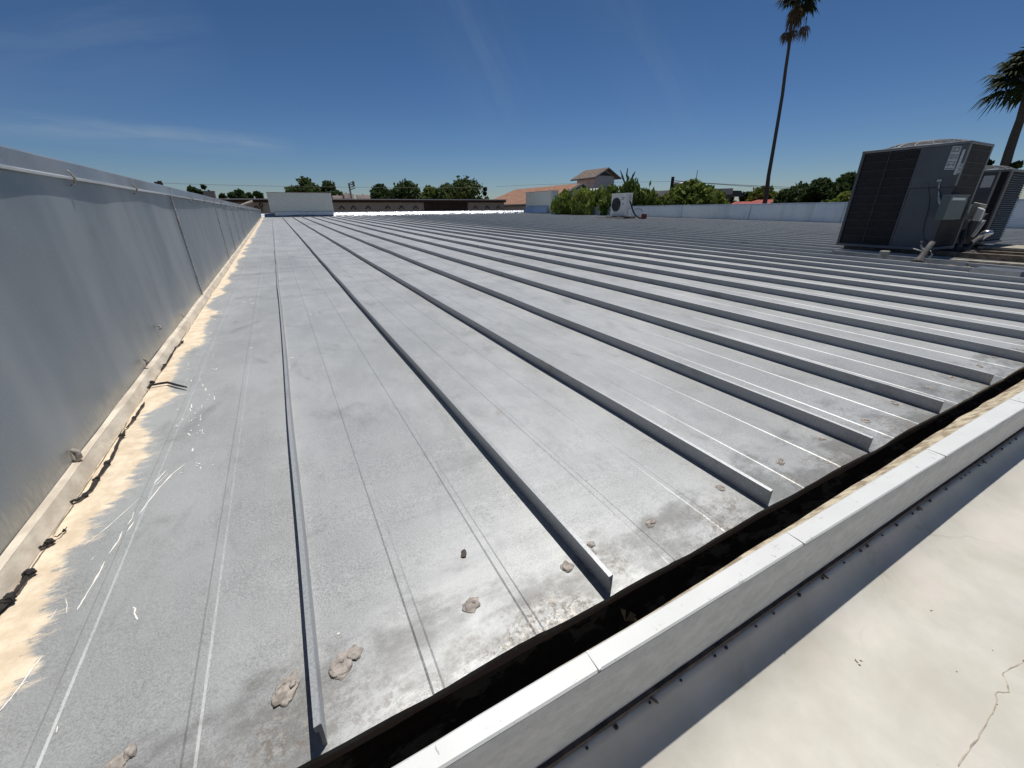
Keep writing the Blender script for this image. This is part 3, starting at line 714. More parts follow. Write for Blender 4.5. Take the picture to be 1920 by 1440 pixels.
# ---------------------------------------------------------------- condensers
def condenser(x0, x1, y0, y1, z0, z1, split, label, big=True):
    t = empty('air_conditioner', ((x0+x1)/2, (y0+y1)/2, z0), label, 'air conditioner', 'large condenser units on roof rails')
    b = MB(); b.box(x0+.012, x1-.012, y0+.012, y1-.012, z0+.02, z1-.03); b.build('housing', MCOIL, t)
    b = MB(); b.box(x0-.01, x1+.01, y0-.01, y1+.01, z0-.012, z0+.022); b.build('base_pan', MACS, t, bevel=.004)
    b = MB()
    lo = [(x0-.012,y0-.012,z1-.03),(x1+.012,y0-.012,z1-.03),(x1+.012,y1+.012,z1-.03),(x0-.012,y1+.012,z1-.03)]
    hi = [(x0-.006,y0-.006,z1),(x1+.006,y0-.006,z1),(x1+.006,y1+.006,z1),(x0-.006,y1+.006,z1)]
    b.hexa(lo, hi); b.build('top_cover', MACTOP, t, bevel=.006)
    # fan guard: rings and radial wires of a low dome
    cx_, cy_ = (x0+x1)/2, (y0+y1)/2; rx, ry = (x1-x0)/2-.03, (y1-y0)/2-.06
    g_ = MB()
    for q in range(1, 12):
        r = q/11; zz = z1+.006+.062*(1-r**3.5)
        g_.tube([(cx_+rx*r*math.cos(a), cy_+ry*r*math.sin(a), zz) for a in np.linspace(0, 2*math.pi, 41)], .0035, 5, cap=False)
    for a in np.linspace(0, 2*math.pi, 17)[:-1]:
        g_.tube([(cx_+rx*r*math.cos(a), cy_+ry*r*math.sin(a), z1+.006+.062*(1-r**3.5)) for r in (.12,.4,.6,.75,.86,.94,1)], .0045, 5)
    g_.build('fan_guard', MWIREL, t)
    b = MB(); b.lathe((cx_,cy_,z1), [(min(rx,ry)*.9,0),(min(rx,ry)*.9,.012),(.05,.014)], 32); b.build('fan_opening', MCOIL, t)
    # -X face
    if big:
        b = MB()
        for yy in np.arange(split+.02, y1-.045, .0195): b.tube([(x0, yy, z0+.03), (x0, yy, z1-.04)], .0013, 4)
        for zz in np.linspace(z0+.03, z1-.045, 12): b.tube([(x0-.002, split+.01, zz), (x0-.002, y1-.03, zz)], .0024, 5)
        ym = (split+y1-.03)/2+.02
        b.tube([(x0-.004, ym, z0+.0), (x0-.004, ym, z1-.035)], .0042, 6)
        b.build('coil_grille', MWIRE, t)
        b = MB(); b.box(x0-.006, x0+.01, y1-.028, y1+.002, z0+.02, z1-.03); b.build('corner_post', MACD, t); b = MB(); b.box(x0-.006, x0+.01, split-.002, split+.014, z0+.02, z1-.03); b.build('corner_post', MACD, t)
        zs = z0+(z1-z0)*.60
        b = MB(); b.box(x0-.014, x0+.01, y0-.004, split-.004, zs, z1-.032); b.build('service_panel', MACD, t, bevel=.003)
        b = MB(); b.box(x0-.004, x0+.01, y0-.001, split-.004, z0+.022, zs-.004); b.build('lower_panel', MACD, t, bevel=.003)
    return t
AX0, AX1, AY0, AY1, AZ0, AZ1 = 6.9, 7.60, 2.08, 3.08, -.485, .665
ac = condenser(AX0, AX1, AY0, AY1, AZ0, AZ1, 2.475, 'tallest dark grey condenser with black coil grille and domed fan guard')
# -Y face of the big unit
b = MB(); b.box(AX0+.02, AX1-.02, AY0-.001, AY0+.011, AZ0+.03, AZ1-.04); b.build('side_coil', MCOIL2, ac)
b = MB()
for zz in np.linspace(AZ0+.06, AZ1-.08, 9): b.tube([(AX0+.03, AY0-.004, zz+.004*math.sin(zz*9)), ((AX0+AX1)/2, AY0-.007, zz-.003), (AX1-.02, AY0-.004, zz)], .0028, 5)
for xx in np.arange(AX0+.05, AX1-.03, .022): b.tube([(xx, AY0-.002, AZ0+.03), (xx, AY0-.002, AZ1-.05)], .0010, 4)
b.build('side_grille', MWIRE, ac)
b = MB(); b.box(AX0-.013, AX0+.035, AY0-.012, AY0-.0045, AZ0+.70, AZ1-.033); b.build('corner_post', MACS, ac); b = MB(); b.box(AX1-.04, AX1+.004, AY0-.008, AY0+.02, AZ0+.02, AZ1-.033); b.build('corner_post', MACS, ac)
def sticker(pxs, xpl, ink=True, rows=16):
    c = [P(*p, X=xpl) for p in pxs]; b = MB(); b.quad(*c)
    n = [(p[0]+.002, p[1], p[2]) for p in c]; b.quad(n[3], n[2], n[1], n[0]); b.quad(c[0], n[0], n[1], c[1]); b.quad(c[2], n[2], n[3], c[3])
    o = b.build('rating_label', MLABEL, ac)
    if ink:
        k = MB(); TL, TR, BR, BL = [np.array(p)-np.array((.0012, 0, 0)) for p in c]
        rr = random.Random(5)
        for i in range(rows):
            v0 = (i+.7)/(rows+.8); v1 = v0+.45/(rows+.8)
            if i % 5 == 4: continue
            segs = [(.06, rr.uniform(.3, .6)), (.66, .92)] if i % 3 else [(.06, .92)]
            for u0, u1 in segs:
                q = lambda u, v: tuple((TL*(1-u)+TR*u)*(1-v)+(BL*(1-u)+BR*u)*v)
                k.quad(q(u0, v0), q(u1, v0), q(u1, v1), q(u0, v1))
        k.build('print', MINK, o)
xp = AX0-.0165
sticker([(1787,274),(1804,274),(1788.5,318),(1770,318)], xp)
sticker([(1806.5,280),(1811,280),(1793,327.5),(1787,327.5)], xp, False)
sticker([(1801,306),(1807,306),(1799,325),(1793.5,325)], xp, True, 11)
b = MB(); b.tube([P(x, y, X=AX0-.02) for x, y in [(1762,342),(1760,352),(1760,362),(1761,370)]], .008, 8); b.tube([P(x, y, X=AX0-.03) for x, y in [(1760.5,368),(1762,378),(1765,386),(1770,393)]], .013, 8)
b.build('conduit', MPIPE, ac, smooth=True)
b = MB(); c = P(1762, 338.5, X=AX0-.022); b.box(c[0]-.012, c[0]+.006, c[1]-.02, c[1]+.02, c[2]-.012, c[2]+.012); b.build('conduit_fitting', MPIPE, ac)
b = MB(); b.tube([P(x, y, X=AX0-.012) for x, y in [(1740,338),(1741,352),(1743,372),(1741,392),(1735,412),(1731,432),(1733,448),(1742,457)]], .003, 5); b.build('thermostat_wire', MRUBBER, ac)
# disconnect box on the -Y face
c0 = P(1785, 367, Y=AY0-.09); c1 = P(1819, 371, Y=AY0-.09); c2 = P(1762, 413, Y=AY0-.09)
db = empty('disconnect_box', (c0[0]+.15, AY0-.05, c2[2]), 'grey green electrical disconnect box on the side of the tallest condenser', 'electrical box')
b = MB(); b.box(c0[0], c1[0]-.05, AY0-.09, AY0-.012, c2[2], c0[2]); b.build('enclosure', MBOX, db, bevel=.004)
b = MB(); b.box(c0[0]-.006, c1[0]-.044, AY0-.098, AY0-.012, c0[2]+.001, c0[2]+.012); b.build('lid', MACS, db)
b = MB(); b.box(c0[0]+.05, c1[0]-.13, AY0-.0925, AY0-.0905, c0[2]-.045, c0[2]-.02); b.build('warning_label', simple('bright_label', (.75,.78,.76), .5, 0, .05), db)
# second condenser
BX0, BX1, BY0, BY1, BZ0, BZ1 = 8.3, 9.1, 2.02, 2.85, -.47, .43
ac2 = condenser(BX0, BX1, BY0, BY1, BZ0, BZ1, 2.3, 'smaller dark condenser with louvred corner behind the tallest one', False)
b = MB(); b.box(BX0-.004, BX0+.008, BY0+.10, BY1, BZ0+.02, BZ1-.032); b.build('front_panel', MACD, ac2)
b = MB(); b.hexa([(BX0-.006,BY0+.098,BZ0+.02),(BX0+.10,BY0-.006,BZ0+.02),(BX0+.11,BY0+.004,BZ0+.02),(BX0+.005,BY0+.108,BZ0+.02)],
                 [(BX0-.006,BY0+.098,BZ1-.032),(BX0+.10,BY0-.006,BZ1-.032),(BX0+.11,BY0+.004,BZ1-.032),(BX0+.005,BY0+.108,BZ1-.032)]); b.build('corner_panel', MACTOP, ac2)
b = MB()
for zz in np.arange(BZ0+.05, BZ1-.05, .026): b.hexa([(BX0+.12,BY0-.012,zz),(BX1-.02,BY0-.012,zz),(BX1-.02,BY0+.004,zz+.004),(BX0+.12,BY0+.004,zz+.004)], [(BX0+.12,BY0-.010,zz+.006),(BX1-.02,BY0-.010,zz+.006),(BX1-.02,BY0+.006,zz+.012),(BX0+.12,BY0+.006,zz+.012)])
b.build('louvres', MACTOP, ac2)
for (ya, yb, za, zb_) in [(2.14,2.24,.22,.36),(2.32,2.38,.13,.24),(2.14,2.29,-.09,.02)]:
    b = MB(); b.box(BX0-.008, BX0-.0045, ya, yb, za, zb_); b.build('rating_label', MLABEL if za != .13 else MACS, ac2)

# equipment between and under the units
def rfoot(x, y): return rz(y)+.001
def single(name, mat, label, cat, fn, base, group=None, **kw):
    b = MB(); fn(b); return tag(b.build(name, mat, base=base, **kw), label, cat, group)
single('support_rail', MRAIL, 'long blue grey metal rail lying in front of the tallest condenser', 'rail', lambda b: b.hexa([(6.24,1.55,rz(1.5)-.002),(6.36,1.55,rz(1.5)-.002),(6.36,2.84,rz(2.8)-.002),(6.24,2.84,rz(2.8)-.002)], [(6.27,1.57,rz(1.5)+.045),(6.35,1.57,rz(1.5)+.045),(6.35,2.82,rz(2.8)+.05),(6.27,2.82,rz(2.8)+.05)]), (6.3,2.2,rz(2.2)), 'condenser support rails')
single('support_rail', MRAIL, 'short blue grey metal rail at the right edge below the wooden sleepers', 'rail', lambda b: b.hexa([(5.55,1.02,rz(1)-.002),(5.85,1.02,rz(1)-.002),(5.85,1.36,rz(1.3)-.002),(5.55,1.36,rz(1.3)-.002)], [(5.6,1.04,rz(1)+.06),(5.84,1.04,rz(1)+.06),(5.84,1.34,rz(1.3)+.06),(5.6,1.34,rz(1.3)+.06)]), (5.7,1.2,rz(1.2)), 'condenser support rails')
for x, lab in [(6.98, 'dark timber beam directly under the front of the tallest condenser'), (7.46, 'dark timber beam under the rear of the tallest condenser')]:
    single('timber_beam', MWOOD, lab, 'beam', lambda b: b.box(x-.04, x+.05, 1.3, 3.0, rz(1.3)-.03, AZ0-.013), (x, 2.2, rz(2)), 'timber beams under the condensers')
for i, (x, y0, y1, h, lab) in enumerate([(8.25,.9,2.9,.075,'weathered timber beam under the smaller condenser'), (8.95,.7,2.9,.08,'farthest weathered timber beam at right edge'), (7.85,.8,2.4,.06,'timber beam lying between the two condensers'), (6.66,.9,1.95,.045,'pale topped sleeper in front of the condensers')]):
    single('timber_beam', MWOODL if i == 3 else MWOOD, lab, 'beam', lambda b: b.box(x-.05, x+.05, y0, y1, rz(y0)-.03, rz(y0)+h), (x, (y0+y1)/2, rz(y0)), 'timber beams under the condensers', bevel=.006)
b = MB(); b.box(8.2, 8.9, 1.3, 2.0, BZ0-.06, BZ0-.03); tag(b.build('plywood_board', MWOODL, base=(8.5,1.6,-.55)), 'pale weathered board laid over the beams at right edge', 'board')
single('support_block', MBEIGE, 'small beige block standing against the rail below the black grille', 'block', lambda b: b.lathe((6.16,2.235,rz(2.2)), [(.045,0),(.047,.10),(.042,.105)], 14), (6.16,2.235,rz(2.2)), smooth=False)
def boot(b):
    c = PR(1718, 496); t = P(1748, 455, X=c[0]+.25)
    b.tube([c+np.array((0,0,-.01)), c+(t-c)*.12, c+(t-c)*.3, c+(t-c)*.65, t], [.085,.05,.034,.028,.026], 12)
    for q in range(9): a = q*.7; blob(b, (c[0]+.07*math.cos(a), c[1]+.06*math.sin(a), c[2]+.002), .03, q, .6)
single('pipe_boot', MBOOT, 'leaning grey conduit in a mastic boot in front of the tallest condenser', 'pipe', boot, tuple(PR(1718,496)), smooth=True)
def loop(b):
    pts = [P(x, y, X=6.45) for x, y in [(1728,452),(1727,461),(1733,470),(1743,468),(1748,477),(1741,485)]]
    b.tube(pts, .009, 6); b.tube([P(x, y, X=6.5) for x, y in [(1712,466),(1722,469),(1732,472)]], .006, 6)
single('cable_loop', MPIPE, 'pale cable ends curling around the leaning grey conduit', 'cable', loop, tuple(PR(1735,480)), smooth=True)
def mast(b):
    c = np.array((7.6, 1.93, rz(1.9))); c = P(1805, 472, X=7.2)
    b.tube([P(1793,474,X=7.2), P(1798,462,X=7.2), P(1804,445,X=7.25), P(1808,432,X=7.3)], [.04,.032,.028,.024], 10)
    b.tube([P(1803,470,X=7.2), P(1815,464,X=7.3), P(1828,452,X=7.4), P(1840,444,X=7.5)], [.03,.026,.026,.028], 10)
    for q in range(14): a = q*.9; blob(b, (c[0]+.10*math.cos(a), c[1]+.09*math.sin(a), c[2]-.03+.01*(q % 3)), .038, q+3, .8)
single('pipe_boot', MBOOT, 'forked grey pipes caked in mastic between the two condensers', 'pipe', mast, tuple(PR(1805,478)), smooth=True)
single('pipe_elbow', MSIL, 'shiny silver pipe elbow in front of the smaller condenser', 'pipe', lambda b: b.tube([P(x, y, X=7.55) for x, y in [(1839,446),(1844,441),(1849,438),(1854,438),(1857,441)]], [.038,.045,.046,.044,.03], 14), tuple(P(1848,440,X=7.55)), smooth=True)
single('conduit', MPIPE, 'curved pale conduit between the silver elbow and beige box', 'pipe', lambda b: b.tube([P(x, y, X=7.7) for x, y in [(1823,444),(1829,437),(1836,428),(1842,419),(1846,413)]], .017, 8), tuple(P(1830,437,X=7.7)), smooth=True)
single('refrigerant_line', MRUBBER, 'black insulated pipes dropping behind the beige box', 'pipe', lambda b: (b.tube([P(x, y, X=7.8) for x, y in [(1822,410),(1818,425),(1815,440),(1813,455)]], .03, 8), b.tube([P(x, y, X=7.9) for x, y in [(1850,400),(1840,420),(1828,440),(1822,456)]], .02, 8)), tuple(P(1815,440,X=7.8)), smooth=True)
c = P(1823, 395, X=7.55)
bb = empty('disconnect_box', tuple(c), 'beige electrical box with pale bulging cover between the condensers', 'electrical box')
b = MB(); q = [P(x, y, X=7.62) for x, y in [(1826,379),(1849,384),(1828,413),(1809,411)]]
b.hexa([(p[0]+.06, p[1], p[2]) for p in q], [tuple(p) for p in q]); b.build('enclosure', MBEIGE, bb, bevel=.006)
b = MB(); q = [P(x, y, X=7.56) for x, y in [(1833,388),(1846,393),(1837,415),(1822,413)]]
b.hexa([(p[0]+.055, p[1], p[2]) for p in q], [tuple(p) for p in q]); b.build('cover', MOFF, bb, bevel=.012)
single('debris_pile', MWOOD, 'small heap of dark debris beside the short rail at right edge', 'debris', lambda b: [blob(b, (*PR(1880+q*5, 494-(q % 3)*3)[:2], rz(1.3)+.004), .045, q, .9) for q in range(5)], tuple(PR(1885,494)))

b = MB()
for _ in range(240):
    x = random.uniform(5.9, 9.0); y = random.gauss(1.75, .35)
    if 6.86 < x < 7.64 and y > 2.05: continue
    blob(b, (x, y, rz(y)-.002), random.uniform(.010, .034), x*7+y, .5)
tag(b.build('leaf_litter', MWOOD), 'dark litter scattered around the timber beams', 'litter', kind='stuff')
# ---------------------------------------------------------------- mini split unit
mx, my, mzb = 13.2, 14.1, P(1172, 406, D=19.2)[2]
ms = empty('mini_split_unit', (mx+.2, my+.4, mzb), 'small off white air conditioner with one round fan near the right wall', 'air conditioner')
W_, D_, H_ = .93, .36, .90
b = MB(); b.box(mx, mx+D_, my, my+W_, mzb, mzb+H_); b.build('casing', MOFF, ms, bevel=.02)
b = MB(); b.box(mx-.012, mx+D_+.01, my-.01, my+W_+.01, mzb+H_-.004, mzb+H_+.014); b.build('top_cover', MOFF, ms, bevel=.005)
def disc(x, cy_, cz_, r0, r1, th, n=32):
    d = MB(); vs = [(x, cy_+r1*math.cos(a), cz_+r1*math.sin(a)) for a in np.linspace(0, 2*math.pi, n+1)[:-1]]
    vs2 = [(x+th, v[1], v[2]) for v in vs]; d.add(vs+vs2, [tuple(range(n-1,-1,-1)), tuple(range(n, 2*n))]+[(i, (i+1) % n, n+(i+1) % n, n+i) for i in range(n)]); return d
fcy, fcz = my+.60, mzb+.47
disc(mx-.006, fcy, fcz, 0, .275, .005).build('fan_opening', simple('fan_dark', (.05,.055,.06), .7), ms)
b = MB()
for q in range(1, 10): b.tube([(mx-.014, fcy+.0305*q*math.cos(a), fcz+.0305*q*math.sin(a)) for a in np.linspace(0, 2*math.pi, 33)], .003, 4, cap=False)
for a in np.linspace(0, 2*math.pi, 9)[:-1]: b.tube([(mx-.013, fcy, fcz), (mx-.013, fcy+.28*math.cos(a), fcz+.28*math.sin(a))], .004, 4)
b.build('fan_guard', MWIRE, ms)
for q in ((.10,.24,.72,.745), (.16,.26,.66,.68), (.13,.19,.47,.51)):
    b = MB(); b.box(mx-.0135, mx-.0125, my+q[0], my+q[1], mzb+q[2], mzb+q[3]); b.build('badge', MWIRE, ms)
b = MB(); b.box(mx+.12, mx+.27, my-.05, my-.002, mzb+.08, mzb+.30); b.build('valve_cover', MOFF, ms, bevel=.01)
b = MB(); b.box(mx+.16, mx+.30, my-.06, my-.004, mzb+.62, mzb+.80); b.build('handle_recess', MLABEL, ms, bevel=.01)
for i, y in enumerate((my+.06, my+.80)):
    single('timber_sleeper', MWOOD, ['timber sleeper under the near end of the small off white unit', 'timber sleeper under the far end of the small off white unit'][i], 'beam', lambda b: b.box(mx-.35, mx+D_+.3, y-.05, y+.05, rz(y)-.01, mzb-.001), (mx, y, rz(y)), 'sleepers under the small unit', bevel=.005)
single('timber_sleeper', MWOODL, 'pale plank lying across the sleepers of the small off white unit', 'beam', lambda b: b.box(mx-.42, mx-.30, my-.3, my+1.35, rz(my)-.01, rz(my)+.09), (mx-.36, my+.5, rz(my)), 'sleepers under the small unit')
Dm = 19.1
single('refrigerant_line', MRUBBER, 'black insulated pipe hanging from the small off white unit to the roof', 'pipe', lambda b: b.tube([P(x, y, D=Dm-.3) for x, y in [(1181,376),(1183,382),(1184.5,388),(1187,396),(1191,403),(1197,408),(1202,409)]], .032, 8), tuple(P(1190,403,D=Dm)), smooth=True)
single('signal_wire', simple('blue_wire', (.05,.09,.17), .5), 'thin blue wires arching over to the dark red can', 'wire', lambda b: (b.tube([P(x, y, D=Dm+.2) for x, y in [(1186,395),(1192,391),(1198,390),(1203,393),(1205,399)]], .009, 5), b.tube([P(x, y, D=Dm+.2) for x, y in [(1187,397),(1193,393),(1200,391),(1204,396)]], .007, 5)), tuple(P(1198,390,D=Dm)))
c = PR(1207, 411.0); cz = P(1207, 411, D=Dm)
b = MB(); b.lathe((cz[0], cz[1], rz(cz[1])-.005), [(.11,0),(.11,.23),(.10,.24)], 18)
cn = b.build('pipe_flashing', MRED, base=(cz[0], cz[1], rz(cz[1]))); tag(cn, 'dark red can shaped flashing beside the small off white unit', 'pipe flashing')

# ---------------------------------------------------------------- buildings behind
by = 45.0
bl = empty('commercial_building', (8, by+6, -5.5), 'long low brown building with dark fascia and small peaked ornaments behind the back parapet', 'building')
def bx(px): return P(px, 380, Y=by)[0]
zt = P(700, 373, Y=by)[2]; zbnd = P(700, 379.5, Y=by)[2]
xl, xr = -10.5, bx(951)
b = MB(); b.box(xl, xr-.25, by+.30, by+14, -5.5, zt-.15); b.build('wall', MTAN, bl)
b = MB(); b.box(xl-.2, xr, by, by+14.3, zt-.085, zt); b.build('roof_edge', simple('roof_edge_metal', (.80,.70,.64), .6, 0, .05), bl)
b = MB(); b.box(xl-.1, xr-.1, by+.08, by+14.2, zbnd, zt-.087); b.build('fascia', MBROWN, bl)
b = MB(); b.box(bx(796), bx(878), by+.22, by+.34, -1.0, zbnd-.002); b.build('recess_panel', MBROWN, bl)
for px in [478, 640, 662, 690, 727, 753, 780, 893, 915, 936]:
    x = bx(px); z = P(px, 386.5, Y=by)[2]
    b = MB(); b.tube([(x-.24,by+.26,z-.26),(x,by+.24,z+.02),(x+.24,by+.26,z-.26)], .05, 4); b.build('ornament', MBROWN, bl)
b = MB(); x = bx(488); z = P(488, 385, Y=by)[2]; b.tube([(x+.13*math.cos(a), by+.24, z+.14*math.sin(a)) for a in np.linspace(0, 6.283, 17)], .035, 5, cap=False); b.tube([(x,by+.24,z-.14),(x,by+.24,z-.5)], .035, 5); b.build('ornament', MBROWN, bl)
for px, py0, w, h, lab in [(393,367,.85,1.0,'small dark rooftop unit at the left end of the brown building'),(682,369.5,1.3,.42,'wide low pale rooftop unit behind the brown building edge'),(651,368,.5,.62,'pale rooftop vent beside the antenna'),(660,369,.45,.55,'squat rooftop vent right of the antenna'),(634,370,.9,.3,'low pale rooftop box left of the antenna')]:
    c = P(px, py0, D=50); b = MB(); zb_ = zt-.1
    b.box(c[0]-w/2, c[0]+w/2, c[1], c[1]+.8, zb_, c[2]+h*.35); b.box(c[0]-w/2-.04, c[0]+w/2+.04, c[1]-.04, c[1]+.84, c[2]+h*.35, c[2]+h*.35+.06); b.tube([(c[0], c[1]+.4, c[2]+h*.35), (c[0], c[1]+.4, c[2]+h*.35+.16)], .09, 8)
    tag(b.build('rooftop_unit', MDARKT if px == 393 else MCAP, base=(c[0], c[1], zb_)), lab, 'rooftop unit', 'rooftop units on the brown building')
def antenna(b):
    c0 = P(659, 372, D=49); c1 = P(654, 344, D=49); b.tube([c0, c1], .08, 6)
    for t in (.55, .7, .85, .97): p = c0+(c1-c0)*t; b.tube([p-np.array((.1,0,0)), p+np.array((.55,0,.22))], .045, 5)
    p = c0+(c1-c0)*.8; b.box(p[0]+.35, p[0]+.55, p[1], p[1]+.1, p[2], p[2]+.5)
single('antenna', MDARKT, 'thin antenna mast with short side arms on the brown building roof', 'antenna', antenna, tuple(P(659,372,D=49)))
def flood(b):
    b.tube([P(445,388.5,D=38), P(460,382,D=38), P(474,377.5,D=38)], [.13,.16,.20], 6, flat=.6)
single('floodlight_arm', MCAP, 'pale slanted floodlight arm in front of the brown building at left', 'lamp', flood, tuple(P(445,388,D=38)))
def pole_tip(b):
    c = P(292, 352, D=60); t = P(292, 341, D=60); b.tube([c-np.array((0,0,6)), t], .16, 7); b.box(t[0]-.55, t[0]+.55, t[1]-.07, t[1]+.07, t[2]-.30, t[2]-.12); b.box(t[0]+.15, t[0]+.5, t[1]-.1, t[1]+.1, t[2]-.12, t[2]+.1)
single('utility_pole', MPOLE, 'top of a dark utility pole just showing over the left wall', 'utility pole', pole_tip, tuple(P(292,352,D=60)-np.array((0,0,6))))

# church-like house with orange tile roof
hs_ = empty('tiled_house', (30, 47, -5.5), 'white gabled house with orange tile roof and a square tower', 'building')
def XYZ(px, py, **k): return tuple(P(px, py, **k))
Yg = 40.0
ap = P(1087, 343.5, Y=Yg); el = P(1023, 380.5, Y=Yg); rxx = 2*ap[0]-el[0]
Yf = P(967, 354, X=ap[0])[1]; ez, az_ = el[2], ap[2]
b = MB(); ov = .4
for sx, xe in ((-1, el[0]), (1, rxx)):
    th = .14
    a0 = (xe, Yg-.35, ez); a1 = (xe, Yf+2.5, ez); r0 = (ap[0], Yg-.35, az_); r1 = (ap[0], Yf, az_)
    lo = [a0, r0, r1, a1]; b.hexa([(p[0], p[1], p[2]-th) for p in lo], lo)
b.hexa([(el[0], Yf+2.5, ez-.14), (ap[0], Yf, az_-.14), (ap[0]+.01, Yf, az_-.14), (rxx, Yf+2.5, ez-.14)], [(el[0], Yf+2.5, ez), (ap[0], Yf, az_), (ap[0]+.01, Yf, az_), (rxx, Yf+2.5, ez)])
b.build('roof', MTILE, hs_)
b = MB(); wx0, wx1 = el[0]+.45, rxx-.45
b.box(wx0, wx1, Yg, Yf+2, -5.5, ez-.05); b.add([(wx0,Yg,ez-.05),(wx1,Yg,ez-.05),(ap[0],Yg,az_-.25),(wx0,Yg+.3,ez-.05),(wx1,Yg+.3,ez-.05),(ap[0],Yg+.3,az_-.25)], [(0,1,2),(3,5,4),(0,2,5,3),(1,4,5,2)])
b.build('wall', MGREYW, hs_)
b = MB()
for xe in (el[0], rxx): b.tube([(xe, Yg-.42, ez-.12), (ap[0], Yg-.42, az_-.10)], .17, 4)
b.tube([(el[0]-.05, Yg-.4, ez-.12), (el[0]-.05, Yf+2.5, ez-.12)], .12, 4); b.build('barge_board', MDARKT, hs_)
# tower
tx0 = P(1115, 335, Y=42)[0]; tx1 = P(1152, 335, Y=42)[0]; ty0, ty1 = 42.0, 45.4
te = P(1115, 331, Y=42)[2]; ta = P(1137, 314.5, Y=42)[2]; tm = (tx0+tx1)/2
tw = MB(); tw.box(tx0, tx1, ty0, ty1, -5.5, te+.05); tw.add([(tx0,ty0,te+.05),(tx1,ty0,te+.05),(tm,ty0,ta-.2),(tx0,ty0+.3,te+.05),(tx1,ty0+.3,te+.05),(tm,ty0+.3,ta-.2)], [(0,1,2),(0,2,5,3),(1,4,5,2),(3,5,4)])
tw.build('tower_wall', MGREYW, hs_)
b = MB()
for xe in (tx0-.55, tx1+.55): 
    lo = [(xe, ty0-.5, te-.1), (tm, ty0-.5, ta), (tm, ty1+.5, ta), (xe, ty1+.5, te-.1)]; b.hexa([(p[0], p[1], p[2]-.12) for p in lo], lo)
b.build('tower_roof', MTILE2, hs_)
b = MB(); hw = (tx1-tx0)*.36; b.add([(tm-hw*1.15,ty0-.02,te+.12),(tm+hw*1.15,ty0-.02,te+.12),(tm,ty0-.02,ta-.42),(tm-hw*1.15,ty0+.02,te+.12),(tm+hw*1.15,ty0+.02,te+.12),(tm,ty0+.02,ta-.42)], [(0,1,2),(3,5,4),(0,2,5,3),(1,4,5,2),(0,3,4,1)]); b.build('gable_vent', MDARKT, hs_)
b = MB()
for xe in (tx0-.55, tx1+.55): b.tube([(xe, ty0-.55, te-.18), (tm, ty0-.55, ta-.08)], .10, 4)
b.tube([(tx0-.58, ty0-.5, te-.18), (tx0-.58, ty1+.5, te-.18)], .10, 4); b.build('barge_board', MDARKT, hs_)
# small pale gable seen above the bushes
c = P(1130, 352, Y=36); h0 = P(1130, 366, Y=36)[2]
sg = empty('small_shed', (c[0], 37, -5.5), 'tiny white gable peeking above bushes just below the tower', 'shed')
b = MB(); b.add([(c[0]-.95,36,-5.5),(c[0]+.95,36,-5.5),(c[0]+.95,36,c[2]-.55),(c[0],36,c[2]),(c[0]-.95,36,c[2]-.55),(c[0]-.95,38,-5.5),(c[0]+.95,38,-5.5),(c[0]+.95,38,c[2]-.55),(c[0],38,c[2]),(c[0]-.95,38,c[2]-.55)], [(0,1,2,3,4),(9,8,7,6,5),(0,5,6,1),(1,6,7,2),(2,7,8,3),(3,8,9,4),(4,9,5,0)]); b.build('wall', MGREYW, sg)

# dark roofed building right of the bushes
dk = empty('office_building', (38, 37, -5.5), 'low building with dark sloped roof and shaded windows behind the utility pole', 'building')
Dd = 46
A = P(1180, 361, D=44); B = P(1262, 355.5, D=40); A2 = P(1190, 369, D=44); B2 = P(1262, 367.5, D=40)
dirv = (B-A); dirv[2] = 0; dirv /= np.linalg.norm(dirv); nrm = np.array((-dirv[1], dirv[0], 0)); nrm = -nrm if nrm@np.array((1,1,0)) < 0 else nrm
A = A-dirv*3; zr = B[2]; ze = B2[2]
b = MB(); b.hexa([tuple((*A[:2], ze)), tuple((*B[:2], ze)), tuple((*(B+nrm*9)[:2], ze)), tuple((*(A+nrm*9)[:2], ze))], [tuple((*(A+nrm*.5)[:2], zr)), tuple((*(B+nrm*.5)[:2], zr)), tuple((*(B+nrm*8.5)[:2], zr)), tuple((*(A+nrm*8.5)[:2], zr))]); b.build('roof', MDROOF, dk)
b = MB(); q0 = A+nrm*1.2; q1 = B+nrm*1.2; b.hexa([(q0[0],q0[1],-5.5),(q1[0],q1[1],-5.5),(*(q1+nrm*6)[:2],-5.5),(*(q0+nrm*6)[:2],-5.5)], [(q0[0],q0[1],ze-.002),(q1[0],q1[1],ze-.002),(*(q1+nrm*6)[:2],ze-.002),(*(q0+nrm*6)[:2],ze-.002)]); b.build('wall', MDARKT, dk)
e0 = B; e1 = P(1302, 357, D=39.0)
b = MB(); zt2 = P(1275, 356, D=40)[2]; zb2 = P(1275, 366.5, D=40)[2]
b.hexa([(e0[0],e0[1],zb2),(e1[0]+2,e1[1]-2,zb2),(e1[0]+6,e1[1]+3,zb2),(e0[0]+4,e0[1]+5,zb2)], [(e0[0],e0[1],zt2),(e1[0]+2,e1[1]-2,zt2),(e1[0]+6,e1[1]+3,zt2),(e0[0]+4,e0[1]+5,zt2)]); b.build('pale_fascia', MCAP, dk)
for px in (1235, 1242, 1249):
    p = P(px, 375, D=41); b = MB(); b.box(p[0]-.1, p[0]+.1, p[1]-.1, p[1]+.1, -5.5, ze-.01); b.build('post', MCAP, dk)
b = MB(); p0 = P(1234, 380, D=41.2); p1 = P(1250, 380, D=41.0); b.tube([p0, p1], .12, 4); b.build('sill', MCAP, dk)
for px in (1268, 1280):
    c = P(px, 353, D=42); b = MB(); b.lathe((c[0], c[1], zt2-.1), [(.28,0),(.28,.35),(.42,.42),(.44,.72),(.36,.80)], 14); b.build('roof_turbine', MDARKT, dk)
